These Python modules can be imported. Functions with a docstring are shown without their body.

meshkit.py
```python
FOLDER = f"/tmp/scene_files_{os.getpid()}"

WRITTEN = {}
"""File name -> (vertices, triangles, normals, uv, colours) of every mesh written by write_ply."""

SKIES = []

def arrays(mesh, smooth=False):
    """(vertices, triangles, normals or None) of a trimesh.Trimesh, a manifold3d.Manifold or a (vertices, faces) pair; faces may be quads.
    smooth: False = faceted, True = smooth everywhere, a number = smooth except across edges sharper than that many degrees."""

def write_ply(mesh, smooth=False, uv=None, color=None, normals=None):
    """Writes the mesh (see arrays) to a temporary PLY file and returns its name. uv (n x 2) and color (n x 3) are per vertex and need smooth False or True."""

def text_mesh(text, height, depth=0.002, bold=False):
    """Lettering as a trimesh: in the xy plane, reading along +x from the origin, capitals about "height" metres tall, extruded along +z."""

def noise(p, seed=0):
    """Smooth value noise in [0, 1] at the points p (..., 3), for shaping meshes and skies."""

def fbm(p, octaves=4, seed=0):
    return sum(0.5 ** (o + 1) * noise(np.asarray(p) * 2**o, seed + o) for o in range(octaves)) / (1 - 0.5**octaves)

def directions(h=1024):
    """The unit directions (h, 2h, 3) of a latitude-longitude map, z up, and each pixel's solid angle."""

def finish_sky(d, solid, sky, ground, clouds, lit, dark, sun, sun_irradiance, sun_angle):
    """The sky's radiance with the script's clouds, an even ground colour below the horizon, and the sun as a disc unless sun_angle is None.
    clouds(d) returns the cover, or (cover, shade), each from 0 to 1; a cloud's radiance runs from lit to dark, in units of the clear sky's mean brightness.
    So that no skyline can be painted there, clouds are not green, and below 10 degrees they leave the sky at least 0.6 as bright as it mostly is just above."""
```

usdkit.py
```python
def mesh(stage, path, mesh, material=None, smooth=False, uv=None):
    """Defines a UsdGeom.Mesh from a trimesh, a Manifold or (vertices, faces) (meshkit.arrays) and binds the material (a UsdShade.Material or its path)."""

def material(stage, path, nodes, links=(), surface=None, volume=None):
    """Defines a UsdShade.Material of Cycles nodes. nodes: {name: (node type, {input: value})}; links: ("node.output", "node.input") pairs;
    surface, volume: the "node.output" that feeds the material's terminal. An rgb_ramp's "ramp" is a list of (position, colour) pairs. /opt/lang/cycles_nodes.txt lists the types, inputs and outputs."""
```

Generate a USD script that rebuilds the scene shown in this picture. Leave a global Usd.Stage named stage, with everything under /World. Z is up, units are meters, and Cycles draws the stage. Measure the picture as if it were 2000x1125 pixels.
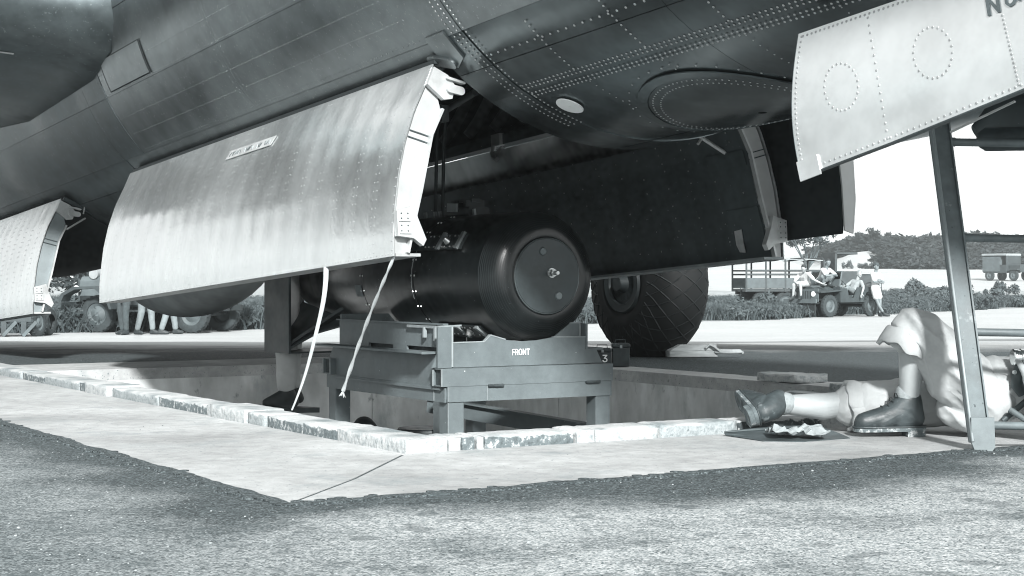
import math, random
import numpy as np
import trimesh
import manifold3d as m3
import shapely.geometry as sg
import shapely.ops as so
import usdkit, meshkit
from pxr import Usd, UsdGeom, UsdLux, UsdShade, Gf, Sdf, Vt

# ------------------------------------------------------------------ camera, sky, sun, exposure
stage = Usd.Stage.CreateInMemory()
UsdGeom.SetStageUpAxis(stage, 'Z'); UsdGeom.SetStageMetersPerUnit(stage, 1.0)
UsdGeom.Xform.Define(stage, '/World')
CAM_H, FPX, HORIZON = 0.635, 3188.0, 548.0           # eye height, focal length in pixels of the 2000 px wide photo, horizon row
PITCH = math.atan((562.5 - HORIZON) / FPX)
EXPOSURE = 1.15
HAZE = 0.0007                                         # per metre
cam = UsdGeom.Camera.Define(stage, '/World/camera')
cam.CreateHorizontalApertureAttr(36.0); cam.CreateVerticalApertureAttr(36.0 * 576 / 1024)
cam.CreateFocalLengthAttr(36.0 * FPX / 2000); cam.CreateClippingRangeAttr(Gf.Vec2f(0.05, 5000))
cam.AddTranslateOp().Set(Gf.Vec3d(0, 0, CAM_H)); cam.AddRotateXOp().Set(90 - math.degrees(PITCH))
cam.CreateExposureAttr(EXPOSURE)
SUN_EL, SUN_AZ = math.radians(29), math.atan2(0.16, -1.0)      # azimuth as atan2(x, y) of the direction towards the sun
SUN_D = np.array([math.sin(SUN_AZ) * math.cos(SUN_EL), math.cos(SUN_AZ) * math.cos(SUN_EL), math.sin(SUN_EL)])
sun = UsdLux.DistantLight.Define(stage, '/World/sun')
sun.CreateIntensityAttr(1.0); sun.CreateAngleAttr(5.0); sun.CreateNormalizeAttr(True); sun.CreateColorAttr(Gf.Vec3f(1.0, 0.995, 0.985))
_z = Gf.Vec3d(*SUN_D.tolist()); _x = Gf.Cross(Gf.Vec3d(0, 0, 1), _z).GetNormalized(); _y = Gf.Cross(_z, _x)
sun.AddTransformOp().Set(Gf.Matrix4d(_x[0], _x[1], _x[2], 0, _y[0], _y[1], _y[2], 0, _z[0], _z[1], _z[2], 0, 0, 0, 0, 1))
sky = UsdLux.DomeLight.Define(stage, '/World/sky')
skym = usdkit.material(stage, '/World/Looks/sky_air', {
    't': ('sky_texture', {'sky_type': 'single_scattering', 'sun_disc': False, 'sun_elevation': SUN_EL, 'sun_rotation': SUN_AZ, 'air_density': 1.0, 'aerosol_density': 3.0, 'ozone_density': 1.0}),
    'bw': ('rgb_to_bw', {}), 'tint': ('mix', {'mix_type': 'multiply', 'fac': 1.0, 'color2': (0.985, 1.0, 1.0)}),
    'tc': ('texture_coordinate', {}), 'n': ('noise_texture', {'scale': 3.2, 'detail': 6.0, 'roughness': 0.6}),
    'r': ('rgb_ramp', {'ramp': [(0.0, (0.45, 0.45, 0.45)), (0.45, (0.7, 0.7, 0.7)), (0.75, (0.95, 0.95, 0.95)), (1, (1, 1, 1))]}),
    'cl': ('mix', {'mix_type': 'mix', 'color2': (8.87, 9.0, 9.0)}),
    'b': ('background_shader', {'strength': 0.07})},
    [('t.color', 'bw.color'), ('bw.val', 'tint.color1'), ('tc.generated', 'n.vector'), ('n.fac', 'r.fac'), ('r.color', 'cl.fac'), ('tint.color', 'cl.color1'), ('cl.color', 'b.color')], surface='b.background')
UsdShade.MaterialBindingAPI.Apply(sky.GetPrim()).Bind(skym)
sky.GetPrim().SetCustomDataByKey('label', 'bright white hazy overcast sky'); sky.GetPrim().SetCustomDataByKey('kind', 'structure')
RNG = np.random.default_rng(7)

# ------------------------------------------------------------------ picture rays and the aircraft's frame
YAW = math.radians(31.5)
S2, U2 = np.array([math.cos(YAW), math.sin(YAW)]), np.array([-math.sin(YAW), math.cos(YAW)])   # across the aircraft (away from us), along it (towards its tail)
EYE = np.array([0, 0, CAM_H])


def ray(px, py):
    x, y = (px - 1000) / FPX, -(py - 562.5) / FPX
    c, s = math.cos(PITCH), math.sin(PITCH)
    return np.array([x, c + y * s, y * c - s])


def at(px, py, Y):
    d = ray(px, py); return EYE + d * (Y / d[1])


def on_z(px, py, z=0.0):
    d = ray(px, py); return EYE + d * ((z - CAM_H) / d[2])


def SU(s, u, z=0.0):
    return np.array([s * S2[0] + u * U2[0], s * S2[1] + u * U2[1], z])


AP = math.radians(3.48); CENTRE_S, AX0 = 4.74, 3.165
AX_O = np.array([*(CENTRE_S * S2), AX0])
AX_A = np.array([*S2, 0.0]); AX_B = np.array([*(U2 * math.cos(AP)), -math.sin(AP)]); AX_C = np.cross(AX_A, AX_B)
if AX_C[2] < 0: AX_C = -AX_C
AMAT = np.stack([AX_A, AX_B, AX_C])
FR = 1.45


def ac(p):
    """aircraft coordinates (across, aft, up from its axis) to world"""
    return AX_O + np.asarray(p, float) @ AMAT


def to_ac(w):
    return (np.asarray(w, float) - AX_O) @ AMAT.T


def ray_b(px, py, b):
    """point of the picture ray in the aircraft's cross plane at b, in aircraft coordinates"""
    o, d = to_ac(EYE), AMAT @ ray(px, py)
    return o + d * ((b - o[1]) / d[1])


def ray_a(px, py, a):
    o, d = to_ac(EYE), AMAT @ ray(px, py)
    return o + d * ((a - o[0]) / d[0])


def ray_cyl(px, py, r=FR):
    o, d = to_ac(EYE), AMAT @ ray(px, py)
    A, B, C = d[0]**2 + d[2]**2, o[0]*d[0] + o[2]*d[2], o[0]**2 + o[2]**2 - r*r
    q = B*B - A*C
    if q < 0: return None
    return o + d * ((-B - math.sqrt(q)) / A)


# ------------------------------------------------------------------ materials
LOOKS = {}


def tint(v):
    if np.ndim(v): return tuple(v)
    k = min(max((v - 0.04) / 0.4, 0), 1)
    return (v * (0.78 + 0.185 * k), v, v * (1.06 - 0.06 * k))


def look(name, v, rough=0.6, metal=0.0, var=0.25, scale=6.0, blot=0.2, bscale=1.2, bump=0.15, bump_scale=60.0, dist=0.004, spec=0.4, stretch=(1, 1, 1), rvar=0.12, specks=None, stain=None, coat=0.0):
    """A worn procedural surface: fine grain, large blotches, bump and uneven gloss."""
    if name in LOOKS: return LOOKS[name]
    c = np.array(tint(v))
    lo, hi = np.clip(c * (1 - var), 0, 0.95), np.clip(c * (1 + var), 0, 0.95)
    N = {'g': ('geometry', {}), 'mp': ('mapping', {'scale': stretch}),
         'n1': ('noise_texture', {'scale': scale, 'detail': 6.0, 'roughness': 0.65}), 'r1': ('rgb_ramp', {'ramp': [(0.28, lo), (0.72, hi)]}),
         'n2': ('noise_texture', {'scale': bscale, 'detail': 4.0, 'roughness': 0.6}), 'r2': ('rgb_ramp', {'ramp': [(0.3, (1 - blot,) * 3), (0.7, (1 + 0.0,) * 3)]}),
         'mul': ('mix', {'mix_type': 'multiply', 'fac': 1.0}), 'n3': ('noise_texture', {'scale': bump_scale, 'detail': 5.0, 'roughness': 0.6}),
         'bp': ('bump', {'strength': bump, 'distance': dist}), 'rr': ('map_range', {'from_min': 0.3, 'from_max': 0.7, 'to_min': rough - rvar, 'to_max': rough + rvar, 'clamp': True}),
         'p': ('principled_bsdf', {'metallic': metal, 'specular_ior_level': spec, 'coat_weight': coat, 'coat_roughness': 0.2})}
    L = [('g.position', 'mp.vector'), ('mp.vector', 'n1.vector'), ('mp.vector', 'n2.vector'), ('g.position', 'n3.vector'), ('n1.fac', 'r1.fac'), ('n2.fac', 'r2.fac'), ('r1.color', 'mul.color1'), ('r2.color', 'mul.color2'),
         ('n3.fac', 'bp.height'), ('bp.normal', 'p.normal'), ('n2.fac', 'rr.value'), ('rr.result', 'p.roughness')]
    out = 'mul.color'
    if specks:                                           # (scale, threshold, value): small flecks
        sc, th, sv = specks
        N['v'] = ('noise_texture', {'scale': sc, 'detail': 2.0, 'roughness': 0.5}); N['vr'] = ('rgb_ramp', {'ramp': [(th, (0, 0, 0)), (th + 0.04, (1, 1, 1))]}); N['vm'] = ('mix', {'color2': tint(sv)})
        L += [('g.position', 'v.vector'), ('v.fac', 'vr.fac'), ('vr.color', 'vm.fac'), (out, 'vm.color1')]; out = 'vm.color'
    for k, (sc, th, sv, sf) in enumerate([stain] if isinstance(stain, tuple) else stain or []):   # (scale, threshold, value, softness)
        N[f's{k}'] = ('noise_texture', {'scale': sc, 'detail': 8.0, 'roughness': 0.68}); N[f'sr{k}'] = ('rgb_ramp', {'ramp': [(th, (0, 0, 0)), (th + sf, (1, 1, 1))]}); N[f'sm{k}'] = ('mix', {'color2': tint(sv)})
        L += [('mp.vector', f's{k}.vector'), (f's{k}.fac', f'sr{k}.fac'), (f'sr{k}.color', f'sm{k}.fac'), (out, f'sm{k}.color1')]; out = f'sm{k}.color'
    L.append((out, 'p.base_color'))
    LOOKS[name] = usdkit.material(stage, f'/World/Looks/{name}', N, L, surface='p.BSDF')
    return LOOKS[name]


# ------------------------------------------------------------------ objects
USED = {}


def numbered(parent, name):
    k = (parent, name); n = USED.get(k, -1) + 1; USED[k] = n
    return f'{parent}/{name}' + (f'_{n:03d}' if n else '')


def put_mesh(path, mesh, m, smooth):
    if isinstance(mesh, list): mesh = trimesh.util.concatenate(mesh)
    return usdkit.mesh(stage, path, mesh, m, smooth=smooth)


def moved(mesh, d):
    if isinstance(mesh, list): mesh = trimesh.util.concatenate(mesh)
    if hasattr(mesh, 'to_mesh'):
        q = mesh.to_mesh(); mesh = trimesh.Trimesh(np.array(q.vert_properties[:, :3], float), np.array(q.tri_verts), process=False)
    mesh = mesh.copy(); mesh.apply_translation(-np.asarray(d, float)); return mesh


class Thing:
    """One top-level object: an Xform at its base, whose children are its parts. Meshes are given in world coordinates."""
    def __init__(self, name, label, cat, base=(0, 0, 0), group=None, kind=None):
        self.base = np.asarray(base, float); self.path = numbered('/World', name)
        x = UsdGeom.Xform.Define(stage, self.path); x.AddTranslateOp().Set(Gf.Vec3d(*self.base.tolist()))
        self.prim = x.GetPrim(); tag(self.prim, label, cat, group, kind)

    def part(self, name, mesh, m, smooth=35, parent=None, label=None, kind=None):
        path = numbered(parent or self.path, name)
        o = put_mesh(path, moved(mesh, self.base), m, smooth).GetPrim()
        if label: o.SetCustomDataByKey('label', label)
        if kind: o.SetCustomDataByKey('kind', kind)
        return path


def tag(p, label=None, cat=None, group=None, kind=None):
    for k, v in (('label', label), ('category', cat), ('group', group), ('kind', kind)):
        if v: p.SetCustomDataByKey(k, v)
    return p


def copy_of(src, name, label, loc, rotz=0.0, scale=1.0, cat=None, group=None):
    x = UsdGeom.Xform.Define(stage, numbered('/World', name)); x.AddTranslateOp().Set(Gf.Vec3d(*map(float, loc))); x.AddRotateZOp().Set(math.degrees(rotz))
    x.AddScaleOp().Set(Gf.Vec3f(*(np.ones(3) * scale).tolist()))
    p = x.GetPrim(); p.GetReferences().AddInternalReference(src); p.SetInstanceable(True)
    return tag(p, label, cat, group)


# ------------------------------------------------------------------ shapes
def T(v, f): return trimesh.Trimesh(np.asarray(v, float), np.asarray(f), process=False)


def quads(n, m, wrap=False):
    i, j = np.meshgrid(np.arange(n - 1), np.arange(m if wrap else m - 1), indexing='ij')
    a, b, c, d = i * m + j, i * m + (j + 1) % m, (i + 1) * m + (j + 1) % m, (i + 1) * m + j
    return np.concatenate([np.stack([a, b, c], -1).reshape(-1, 3), np.stack([a, c, d], -1).reshape(-1, 3)])


def sheet(P, thick=0.004, side=None):
    """A grid of points (n, m, 3) as a sheet with real thickness."""
    P = np.asarray(P, float); n, m = P.shape[:2]
    du, dv = np.gradient(P, axis=0), np.gradient(P, axis=1)
    N = np.cross(du, dv); N /= np.linalg.norm(N, axis=-1, keepdims=True) + 1e-12
    if side is not None and (N * side).sum() < 0: N = -N
    top, bot = P.reshape(-1, 3), (P - N * thick).reshape(-1, 3)
    f = quads(n, m); k = n * m
    ring = np.concatenate([np.arange(m), np.arange(1, n) * m + m - 1, (n - 1) * m + np.arange(m - 2, -1, -1), np.arange(n - 2, 0, -1) * m])
    r2 = np.roll(ring, -1)
    side_f = np.concatenate([np.stack([ring, r2, r2 + k], -1), np.stack([ring, r2 + k, ring + k], -1)])
    t = T(np.vstack([top, bot]), np.vstack([f, f[:, ::-1] + k, side_f])); t.fix_normals(); return t


def frame(d, up=(0, 0, 1)):
    d = np.asarray(d, float); d = d / np.linalg.norm(d); up = np.asarray(up, float)
    if abs(d @ up) > 0.98: up = np.array([1.0, 0, 0]) if abs(d[0]) < 0.9 else np.array([0, 1.0, 0])
    x = np.cross(up, d); x /= np.linalg.norm(x); return np.stack([x, np.cross(d, x), d])     # rows: side, up, along


def beam(p0, p1, w, h, up=(0, 0, 1), ch=0.0):
    """A rectangular bar from p0 to p1, w across and h along up, its long edges chamfered by ch."""
    p0, p1 = np.asarray(p0, float), np.asarray(p1, float); F = frame(p1 - p0, up); w, h = w / 2, h / 2
    q = [(-w, -h), (w, -h), (w, h), (-w, h)] if not ch else [(-w + ch, -h), (w - ch, -h), (w, -h + ch), (w, h - ch), (w - ch, h), (-w + ch, h), (-w, h - ch), (-w, -h + ch)]
    q = np.array(q); k = len(q); V = np.vstack([p + q[:, :1] * F[0] + q[:, 1:] * F[1] for p in (p0, p1)])
    f = [[i, (i + 1) % k, k + (i + 1) % k] for i in range(k)] + [[i, k + (i + 1) % k, k + i] for i in range(k)] + [[0, i + 1, i] for i in range(1, k - 1)] + [[k, k + i, k + i + 1] for i in range(1, k - 1)]
    t = T(V, f); t.fix_normals(); return t


def tube(pts, r, n=10, cap=True, flat=1.0):
    p = np.asarray(pts, float); r = np.broadcast_to(r, (len(p),)); t = np.gradient(p, axis=0); t /= np.linalg.norm(t, axis=1, keepdims=True) + 1e-12
    a = np.cross(t[0], [0, 0, 1.0]);
    if np.linalg.norm(a) < 1e-3: a = np.array([1.0, 0, 0])
    a /= np.linalg.norm(a); A = []
    for k in range(len(p)):
        a = a - t[k] * (a @ t[k]); a /= np.linalg.norm(a); A.append(a)
    A = np.array(A); B = np.cross(t, A); g = np.arange(n) * 2 * np.pi / n
    V = (p[:, None] + r[:, None, None] * (np.cos(g)[None, :, None] * A[:, None] + flat * np.sin(g)[None, :, None] * B[:, None])).reshape(-1, 3)
    f = quads(len(p), n, True)
    if cap:
        V = np.vstack([V, p[0], p[-1]]); k = len(V)
        f = np.vstack([f, [[k - 2, (i + 1) % n, i] for i in range(n)], [[k - 1, (len(p) - 1) * n + i, (len(p) - 1) * n + (i + 1) % n] for i in range(n)]])
    m = T(V, f); m.fix_normals(); return m


def lathe(prof, o, d, n=48, up=(0, 0, 1), a0=0.0, a1=2 * np.pi):
    """prof: (along, radius) pairs turned about the line through o along d."""
    F = frame(d, up); o = np.asarray(o, float); prof = np.asarray(prof, float); full = abs(a1 - a0 - 2 * np.pi) < 1e-6
    g = np.linspace(a0, a1, n, endpoint=not full)
    V = (o + prof[:, 0][:, None, None] * F[2] + prof[:, 1][:, None, None] * (np.cos(g)[None, :, None] * F[0] + np.sin(g)[None, :, None] * F[1])).reshape(-1, 3)
    m = T(V, quads(len(prof), n, full)); m.merge_vertices(); m.update_faces(m.nondegenerate_faces()); m.fix_normals(); return m


def prism(poly, o, ex, ey, depth):
    """2-D polygon (points or shapely) in the plane (o, ex, ey), given depth along ex x ey."""
    poly = poly if isinstance(poly, sg.base.BaseGeometry) else sg.Polygon(poly)
    if not poly.is_valid: poly = poly.buffer(0)
    m = trimesh.creation.extrude_polygon(poly, abs(depth), engine='earcut')
    if depth < 0: m.apply_translation([0, 0, depth])
    ex, ey = np.asarray(ex, float), np.asarray(ey, float); ez = np.cross(ex, ey)
    m.vertices = np.asarray(o) + m.vertices[:, :1] * ex + m.vertices[:, 1:2] * ey + m.vertices[:, 2:] * ez
    m.fix_normals(); return m


def dome(p, n, r, h=0.5, k=6):
    """A small rivet head."""
    F = frame(n); g = np.arange(k) * 2 * np.pi / k
    ring = lambda q, z: np.asarray(p) + r * q * (np.cos(g)[:, None] * F[0] + np.sin(g)[:, None] * F[1]) + F[2] * r * z
    V = np.vstack([ring(1, -0.1), ring(0.75, h * 0.75), [np.asarray(p) + F[2] * r * h]]); f = []
    for i in range(k):
        j = (i + 1) % k; f += [[i, j, k + j], [i, k + j, k + i], [k + i, k + j, 2 * k]]
    return T(V, f)


def rivets(pts, nrm, r=0.005, h=0.5):
    return trimesh.util.concatenate([dome(p, n, r, h) for p, n in zip(pts, nrm)])


def skin(joints, bones, res=0.03, smooth=6, extra=()):
    """A body as one surface: hulls of spheres along the bones, joined, refined and smoothed."""
    ms = []
    sph = {k: m3.Manifold.sphere(r, 20).translate(tuple(map(float, p))) for k, (p, r) in joints.items()}
    for b in bones:
        ms.append(m3.Manifold.batch_hull([sph[k] for k in b]))
    ms += list(extra)
    body = m3.Manifold.batch_boolean(ms, m3.OpType.Add).refine_to_length(res)
    q = body.to_mesh(); t = trimesh.Trimesh(np.array(q.vert_properties[:, :3], float), np.array(q.tri_verts))
    if smooth: trimesh.smoothing.filter_taubin(t, iterations=smooth)
    return t


def wrinkle(t, amp=0.006, sc=14.0, seed=3, stretch=(1, 1, 1)):
    t = t.copy(); n = meshkit.fbm(t.vertices * np.array(stretch) * sc, 3, seed) - 0.5
    t.vertices = t.vertices + t.vertex_normals * (n * 2 * amp)[:, None]; return t

# ------------------------------------------------------------------ ground, road, terrain
def sstep(t): t = np.clip(t, 0, 1); return t * t * (3 - 2 * t)


EDGE_X, EDGE_Y = [-200, -30, -10.7, 5.9, 23.4, 45, 200], [30, 36, 38, 48.4, 74.5, 112, 330]


def ground_z(X, Y):
    X, Y = np.asarray(X, float), np.asarray(Y, float)
    z = -0.58 * sstep((Y - 12) / 26) - 0.0018
    z = z + (1.1 * sstep((Y - 78) / 60) + 1.35 * sstep((Y - 138) / 34)) * sstep((X + 5) / 25) + 0.5 * sstep((Y - 60) / 60) * (1 - sstep((X + 5) / 25))
    return z + 0.05 * (meshkit.fbm(np.stack([X * 0.25, Y * 0.25, X * 0], -1), 3, 5) - 0.5) * sstep((Y - 16) / 10)


PIT_S0, PIT_S1, PIT_U0, PIT_U1 = 2.97, 6.72, 5.48, 11.48


def lines(lo, hi, centre0, centre1, fine, grow, extra):
    a = list(np.arange(centre0, centre1 + 1e-6, fine)); step = fine; x = a[-1]
    while x < hi: step *= grow; x += step; a.append(x)
    step = fine; x = a[0]
    while x > lo: step *= grow; x -= step; a.append(x)
    a = np.array(sorted(a)); keep = np.ones(len(a), bool)
    for e in extra: keep &= np.abs(a - e) > fine * 0.4
    return np.array(sorted(list(a[keep]) + list(extra)))


gs = lines(-300, 360, -8, 34, 0.4, 1.07, [PIT_S0 - 0.05, PIT_S1 + 0.05]); gu = lines(-60, 400, -1, 46, 0.4, 1.07, [PIT_U0 - 0.05, PIT_U1 + 0.05])
Gs, Gu = np.meshgrid(gs, gu, indexing='ij'); GX, GY = Gs * S2[0] + Gu * U2[0], Gs * S2[1] + Gu * U2[1]
GV = np.stack([GX, GY, ground_z(GX, GY)], -1).reshape(-1, 3)
m_ = len(gu); I, J = np.meshgrid(np.arange(len(gs) - 1), np.arange(m_ - 1), indexing='ij')
cs, cu = (Gs[:-1, :-1] + Gs[1:, 1:]) / 2, (Gu[:-1, :-1] + Gu[1:, 1:]) / 2
cx, cy = cs * S2[0] + cu * U2[0], cs * S2[1] + cu * U2[1]
hole = (cs > PIT_S0 - 0.05) & (cs < PIT_S1 + 0.05) & (cu > PIT_U0 - 0.05) & (cu < PIT_U1 + 0.05)
edge = np.interp(cx, EDGE_X, EDGE_Y) + 1.2 * (meshkit.fbm(np.stack([cx * 0.3, cy * 0.3, cx * 0], -1), 3, 9) - 0.5)
pale = (cy > 19 + 1.5 * (meshkit.fbm(np.stack([cx * 0.2, cy * 0.2, cx * 0], -1), 3, 2) - 0.5)) & (cy < edge)
second = (cx > 13) & (cy > 108) & (cy < 176)
kind_of = np.where(pale, 1, np.where(cy >= edge, 2, 0)); kind_of[second] = 3


def ground_piece(mask):
    i, j = I[mask], J[mask]; a = i * m_ + j; b = (i + 1) * m_ + j
    f = np.concatenate([np.stack([a, b, b + 1], -1), np.stack([a, b + 1, a + 1], -1)])
    u, inv = np.unique(f, return_inverse=True); return T(GV[u], inv.reshape(-1, 3))


def hardstand_look():
    """Oily asphalt with pale coral dust and chippings; a dark band of fresh tar along the concrete."""
    N = {'g': ('geometry', {}), 'sd': ('vector_math', {'math_type': 'dot_product', 'vector2': (S2[0], S2[1], 0)}), 'ud': ('vector_math', {'math_type': 'dot_product', 'vector2': (U2[0], U2[1], 0)}),
         'ds': ('math', {'math_type': 'subtract', 'value1': 1.87}), 'du': ('math', {'math_type': 'subtract', 'value1': 4.3}), 'mx': ('math', {'math_type': 'maximum'}),
         'bx': ('map_range', {'from_min': 2.1, 'from_max': 2.8, 'to_min': 0.0, 'to_max': -0.26, 'clamp': True}), 'by': ('map_range', {'from_min': 4.0, 'from_max': 4.5, 'to_min': 0.0, 'to_max': 0.26, 'clamp': True}), 'bz': ('math', {'math_type': 'add'}), 'bw': ('math', {'math_type': 'add'}), 'wob': ('noise_texture', {'scale': 1.6, 'detail': 5.0, 'roughness': 0.6}), 'wm': ('math', {'math_type': 'multiply_add', 'value2': 0.9, 'value3': -0.50}), 'ad': ('math', {'math_type': 'add'}),
         'band': ('map_range', {'from_min': 0.12, 'from_max': 0.46, 'to_min': 0.0, 'to_max': 1.0, 'clamp': True}),
         'dust': ('noise_texture', {'scale': 1.1, 'detail': 9.0, 'roughness': 0.72}), 'dr': ('rgb_ramp', {'ramp': [(0.34, (0, 0, 0)), (0.50, (1, 1, 1))]}),
         'sx': ('map_range', {'from_min': 0.8, 'from_max': 2.1, 'to_min': 0.03, 'to_max': 1.0, 'clamp': True}),
         'd1': ('math', {'math_type': 'multiply'}), 'd2': ('math', {'math_type': 'multiply'}),
         'yy': ('separate_xyz', {}), 'far': ('map_range', {'from_min': 8.5, 'from_max': 11.0, 'to_min': 1.0, 'to_max': 0.1, 'clamp': True}), 'd3': ('math', {'math_type': 'multiply'}),
         'gv': ('voronoi_texture', {'scale': 190.0, 'randomness': 1.0}), 'gw': ('rgb_to_bw', {}), 'gn': ('noise_texture', {'scale': 40, 'detail': 5.0, 'roughness': 0.75}), 'gr': ('math', {'math_type': 'multiply_add', 'value2': 0.45}), 'gh': ('math', {'math_type': 'multiply', 'value2': 0.62}), 'tar': ('rgb_ramp', {'ramp': [(0.32, tint(0.035)), (0.52, tint(0.10)), (0.70, tint(0.24))]}),
         'pal': ('rgb_ramp', {'ramp': [(0.3, tint(0.08)), (0.5, tint(0.29)), (0.70, tint(0.55))]}),
         'blk': ('rgb_ramp', {'ramp': [(0.32, tint(0.02)), (0.55, tint(0.065)), (0.72, tint(0.18))]}), 'pt': ('noise_texture', {'scale': 7.0, 'detail': 5.0, 'roughness': 0.6}), 'ptr': ('rgb_ramp', {'ramp': [(0.36, (1, 1, 1)), (0.44, (0.0, 0.0, 0.0))]}),
         'fy': ('map_range', {'from_min': 13.5, 'from_max': 19.0, 'to_min': 0.0, 'to_max': 1.0, 'clamp': True}), 'fn': ('noise_texture', {'scale': 0.9, 'detail': 7.0, 'roughness': 0.7}), 'fa': ('math', {'math_type': 'multiply_add', 'value2': 1.3, 'value3': -0.55}), 'fs': ('math', {'math_type': 'add'}), 'ft': ('map_range', {'from_min': 0.35, 'from_max': 1.0, 'to_min': 0.0, 'to_max': 1.0, 'clamp': True}), 'mfar': ('mix', {'color2': tint(0.44)}), 'mb': ('mix', {}), 'mp': ('mix', {}), 'mo': ('mix', {'color2': tint(0.09)}), 'pm': ('math', {'math_type': 'multiply', 'value2': 0.55}),
         'fl': ('voronoi_texture', {'scale': 46.0, 'randomness': 1.0}), 'flr': ('rgb_ramp', {'ramp': [(0.09, (1, 1, 1)), (0.13, (0, 0, 0))]}), 'mf': ('mix', {'color2': tint(0.62)}), 'fk': ('noise_texture', {'scale': 9.0}), 'fkr': ('rgb_ramp', {'ramp': [(0.5, (0, 0, 0)), (0.62, (1, 1, 1))]}), 'fm': ('math', {'math_type': 'multiply'}),
         'bp': ('bump', {'strength': 1.0, 'distance': 0.012}), 'p': ('principled_bsdf', {'roughness': 0.8, 'specular_ior_level': 0.3})}
    L = [('g.position', 'sd.vector1'), ('g.position', 'ud.vector1'), ('sd.value', 'ds.value2'), ('ud.value', 'du.value2'), ('ds.value', 'mx.value1'), ('du.value', 'mx.value2'), ('g.position', 'wob.vector'), ('wob.fac', 'wm.value1'),
         ('mx.value', 'ad.value1'), ('wm.value', 'ad.value2'), ('sd.value', 'bx.value'), ('sd.value', 'by.value'), ('bx.result', 'bz.value1'), ('by.result', 'bz.value2'), ('ad.value', 'bw.value1'), ('bz.value', 'bw.value2'), ('bw.value', 'band.value'), ('g.position', 'dust.vector'), ('dust.fac', 'dr.fac'), ('sd.value', 'sx.value'), ('dr.color', 'd1.value1'), ('sx.result', 'd1.value2'), ('d1.value', 'd2.value1'), ('band.result', 'd2.value2'),
         ('g.position', 'yy.vector'), ('yy.y', 'far.value'), ('d2.value', 'd3.value1'), ('far.result', 'd3.value2'), ('g.position', 'gv.vector'), ('g.position', 'gn.vector'), ('gv.color', 'gw.color'), ('gw.val', 'gr.value1'), ('gn.fac', 'gh.value1'), ('gh.value', 'gr.value3'), ('gr.value', 'tar.fac'), ('gr.value', 'pal.fac'), ('gr.value', 'blk.fac'),
         ('band.result', 'mb.fac'), ('blk.color', 'mb.color1'), ('tar.color', 'mb.color2'), ('d3.value', 'mp.fac'), ('mb.color', 'mp.color1'), ('pal.color', 'mp.color2'),
         ('g.position', 'pt.vector'), ('pt.fac', 'ptr.fac'), ('ptr.color', 'pm.value1'), ('pm.value', 'mo.fac'), ('mp.color', 'mo.color1'),
         ('g.position', 'fl.vector'), ('fl.distance', 'flr.fac'), ('g.position', 'fk.vector'), ('fk.fac', 'fkr.fac'), ('flr.color', 'fm.value1'), ('fkr.color', 'fm.value2'), ('fm.value', 'mf.fac'), ('mo.color', 'mf.color1'),
         ('gr.value', 'bp.height'), ('bp.normal', 'p.normal'), ('yy.y', 'fy.value'), ('g.position', 'fn.vector'), ('fn.fac', 'fa.value1'), ('fy.result', 'fs.value1'), ('fa.value', 'fs.value2'), ('fs.value', 'ft.value'), ('ft.result', 'mfar.fac'), ('mf.color', 'mfar.color1'), ('mfar.color', 'p.base_color')]
    return usdkit.material(stage, '/World/Looks/hardstand', N, L, surface='p.BSDF')


def setting(name, mesh, m, label, smooth=False):
    o = put_mesh(numbered('/World', name), mesh, m, smooth).GetPrim(); return tag(o, label, None, None, 'structure')


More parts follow.
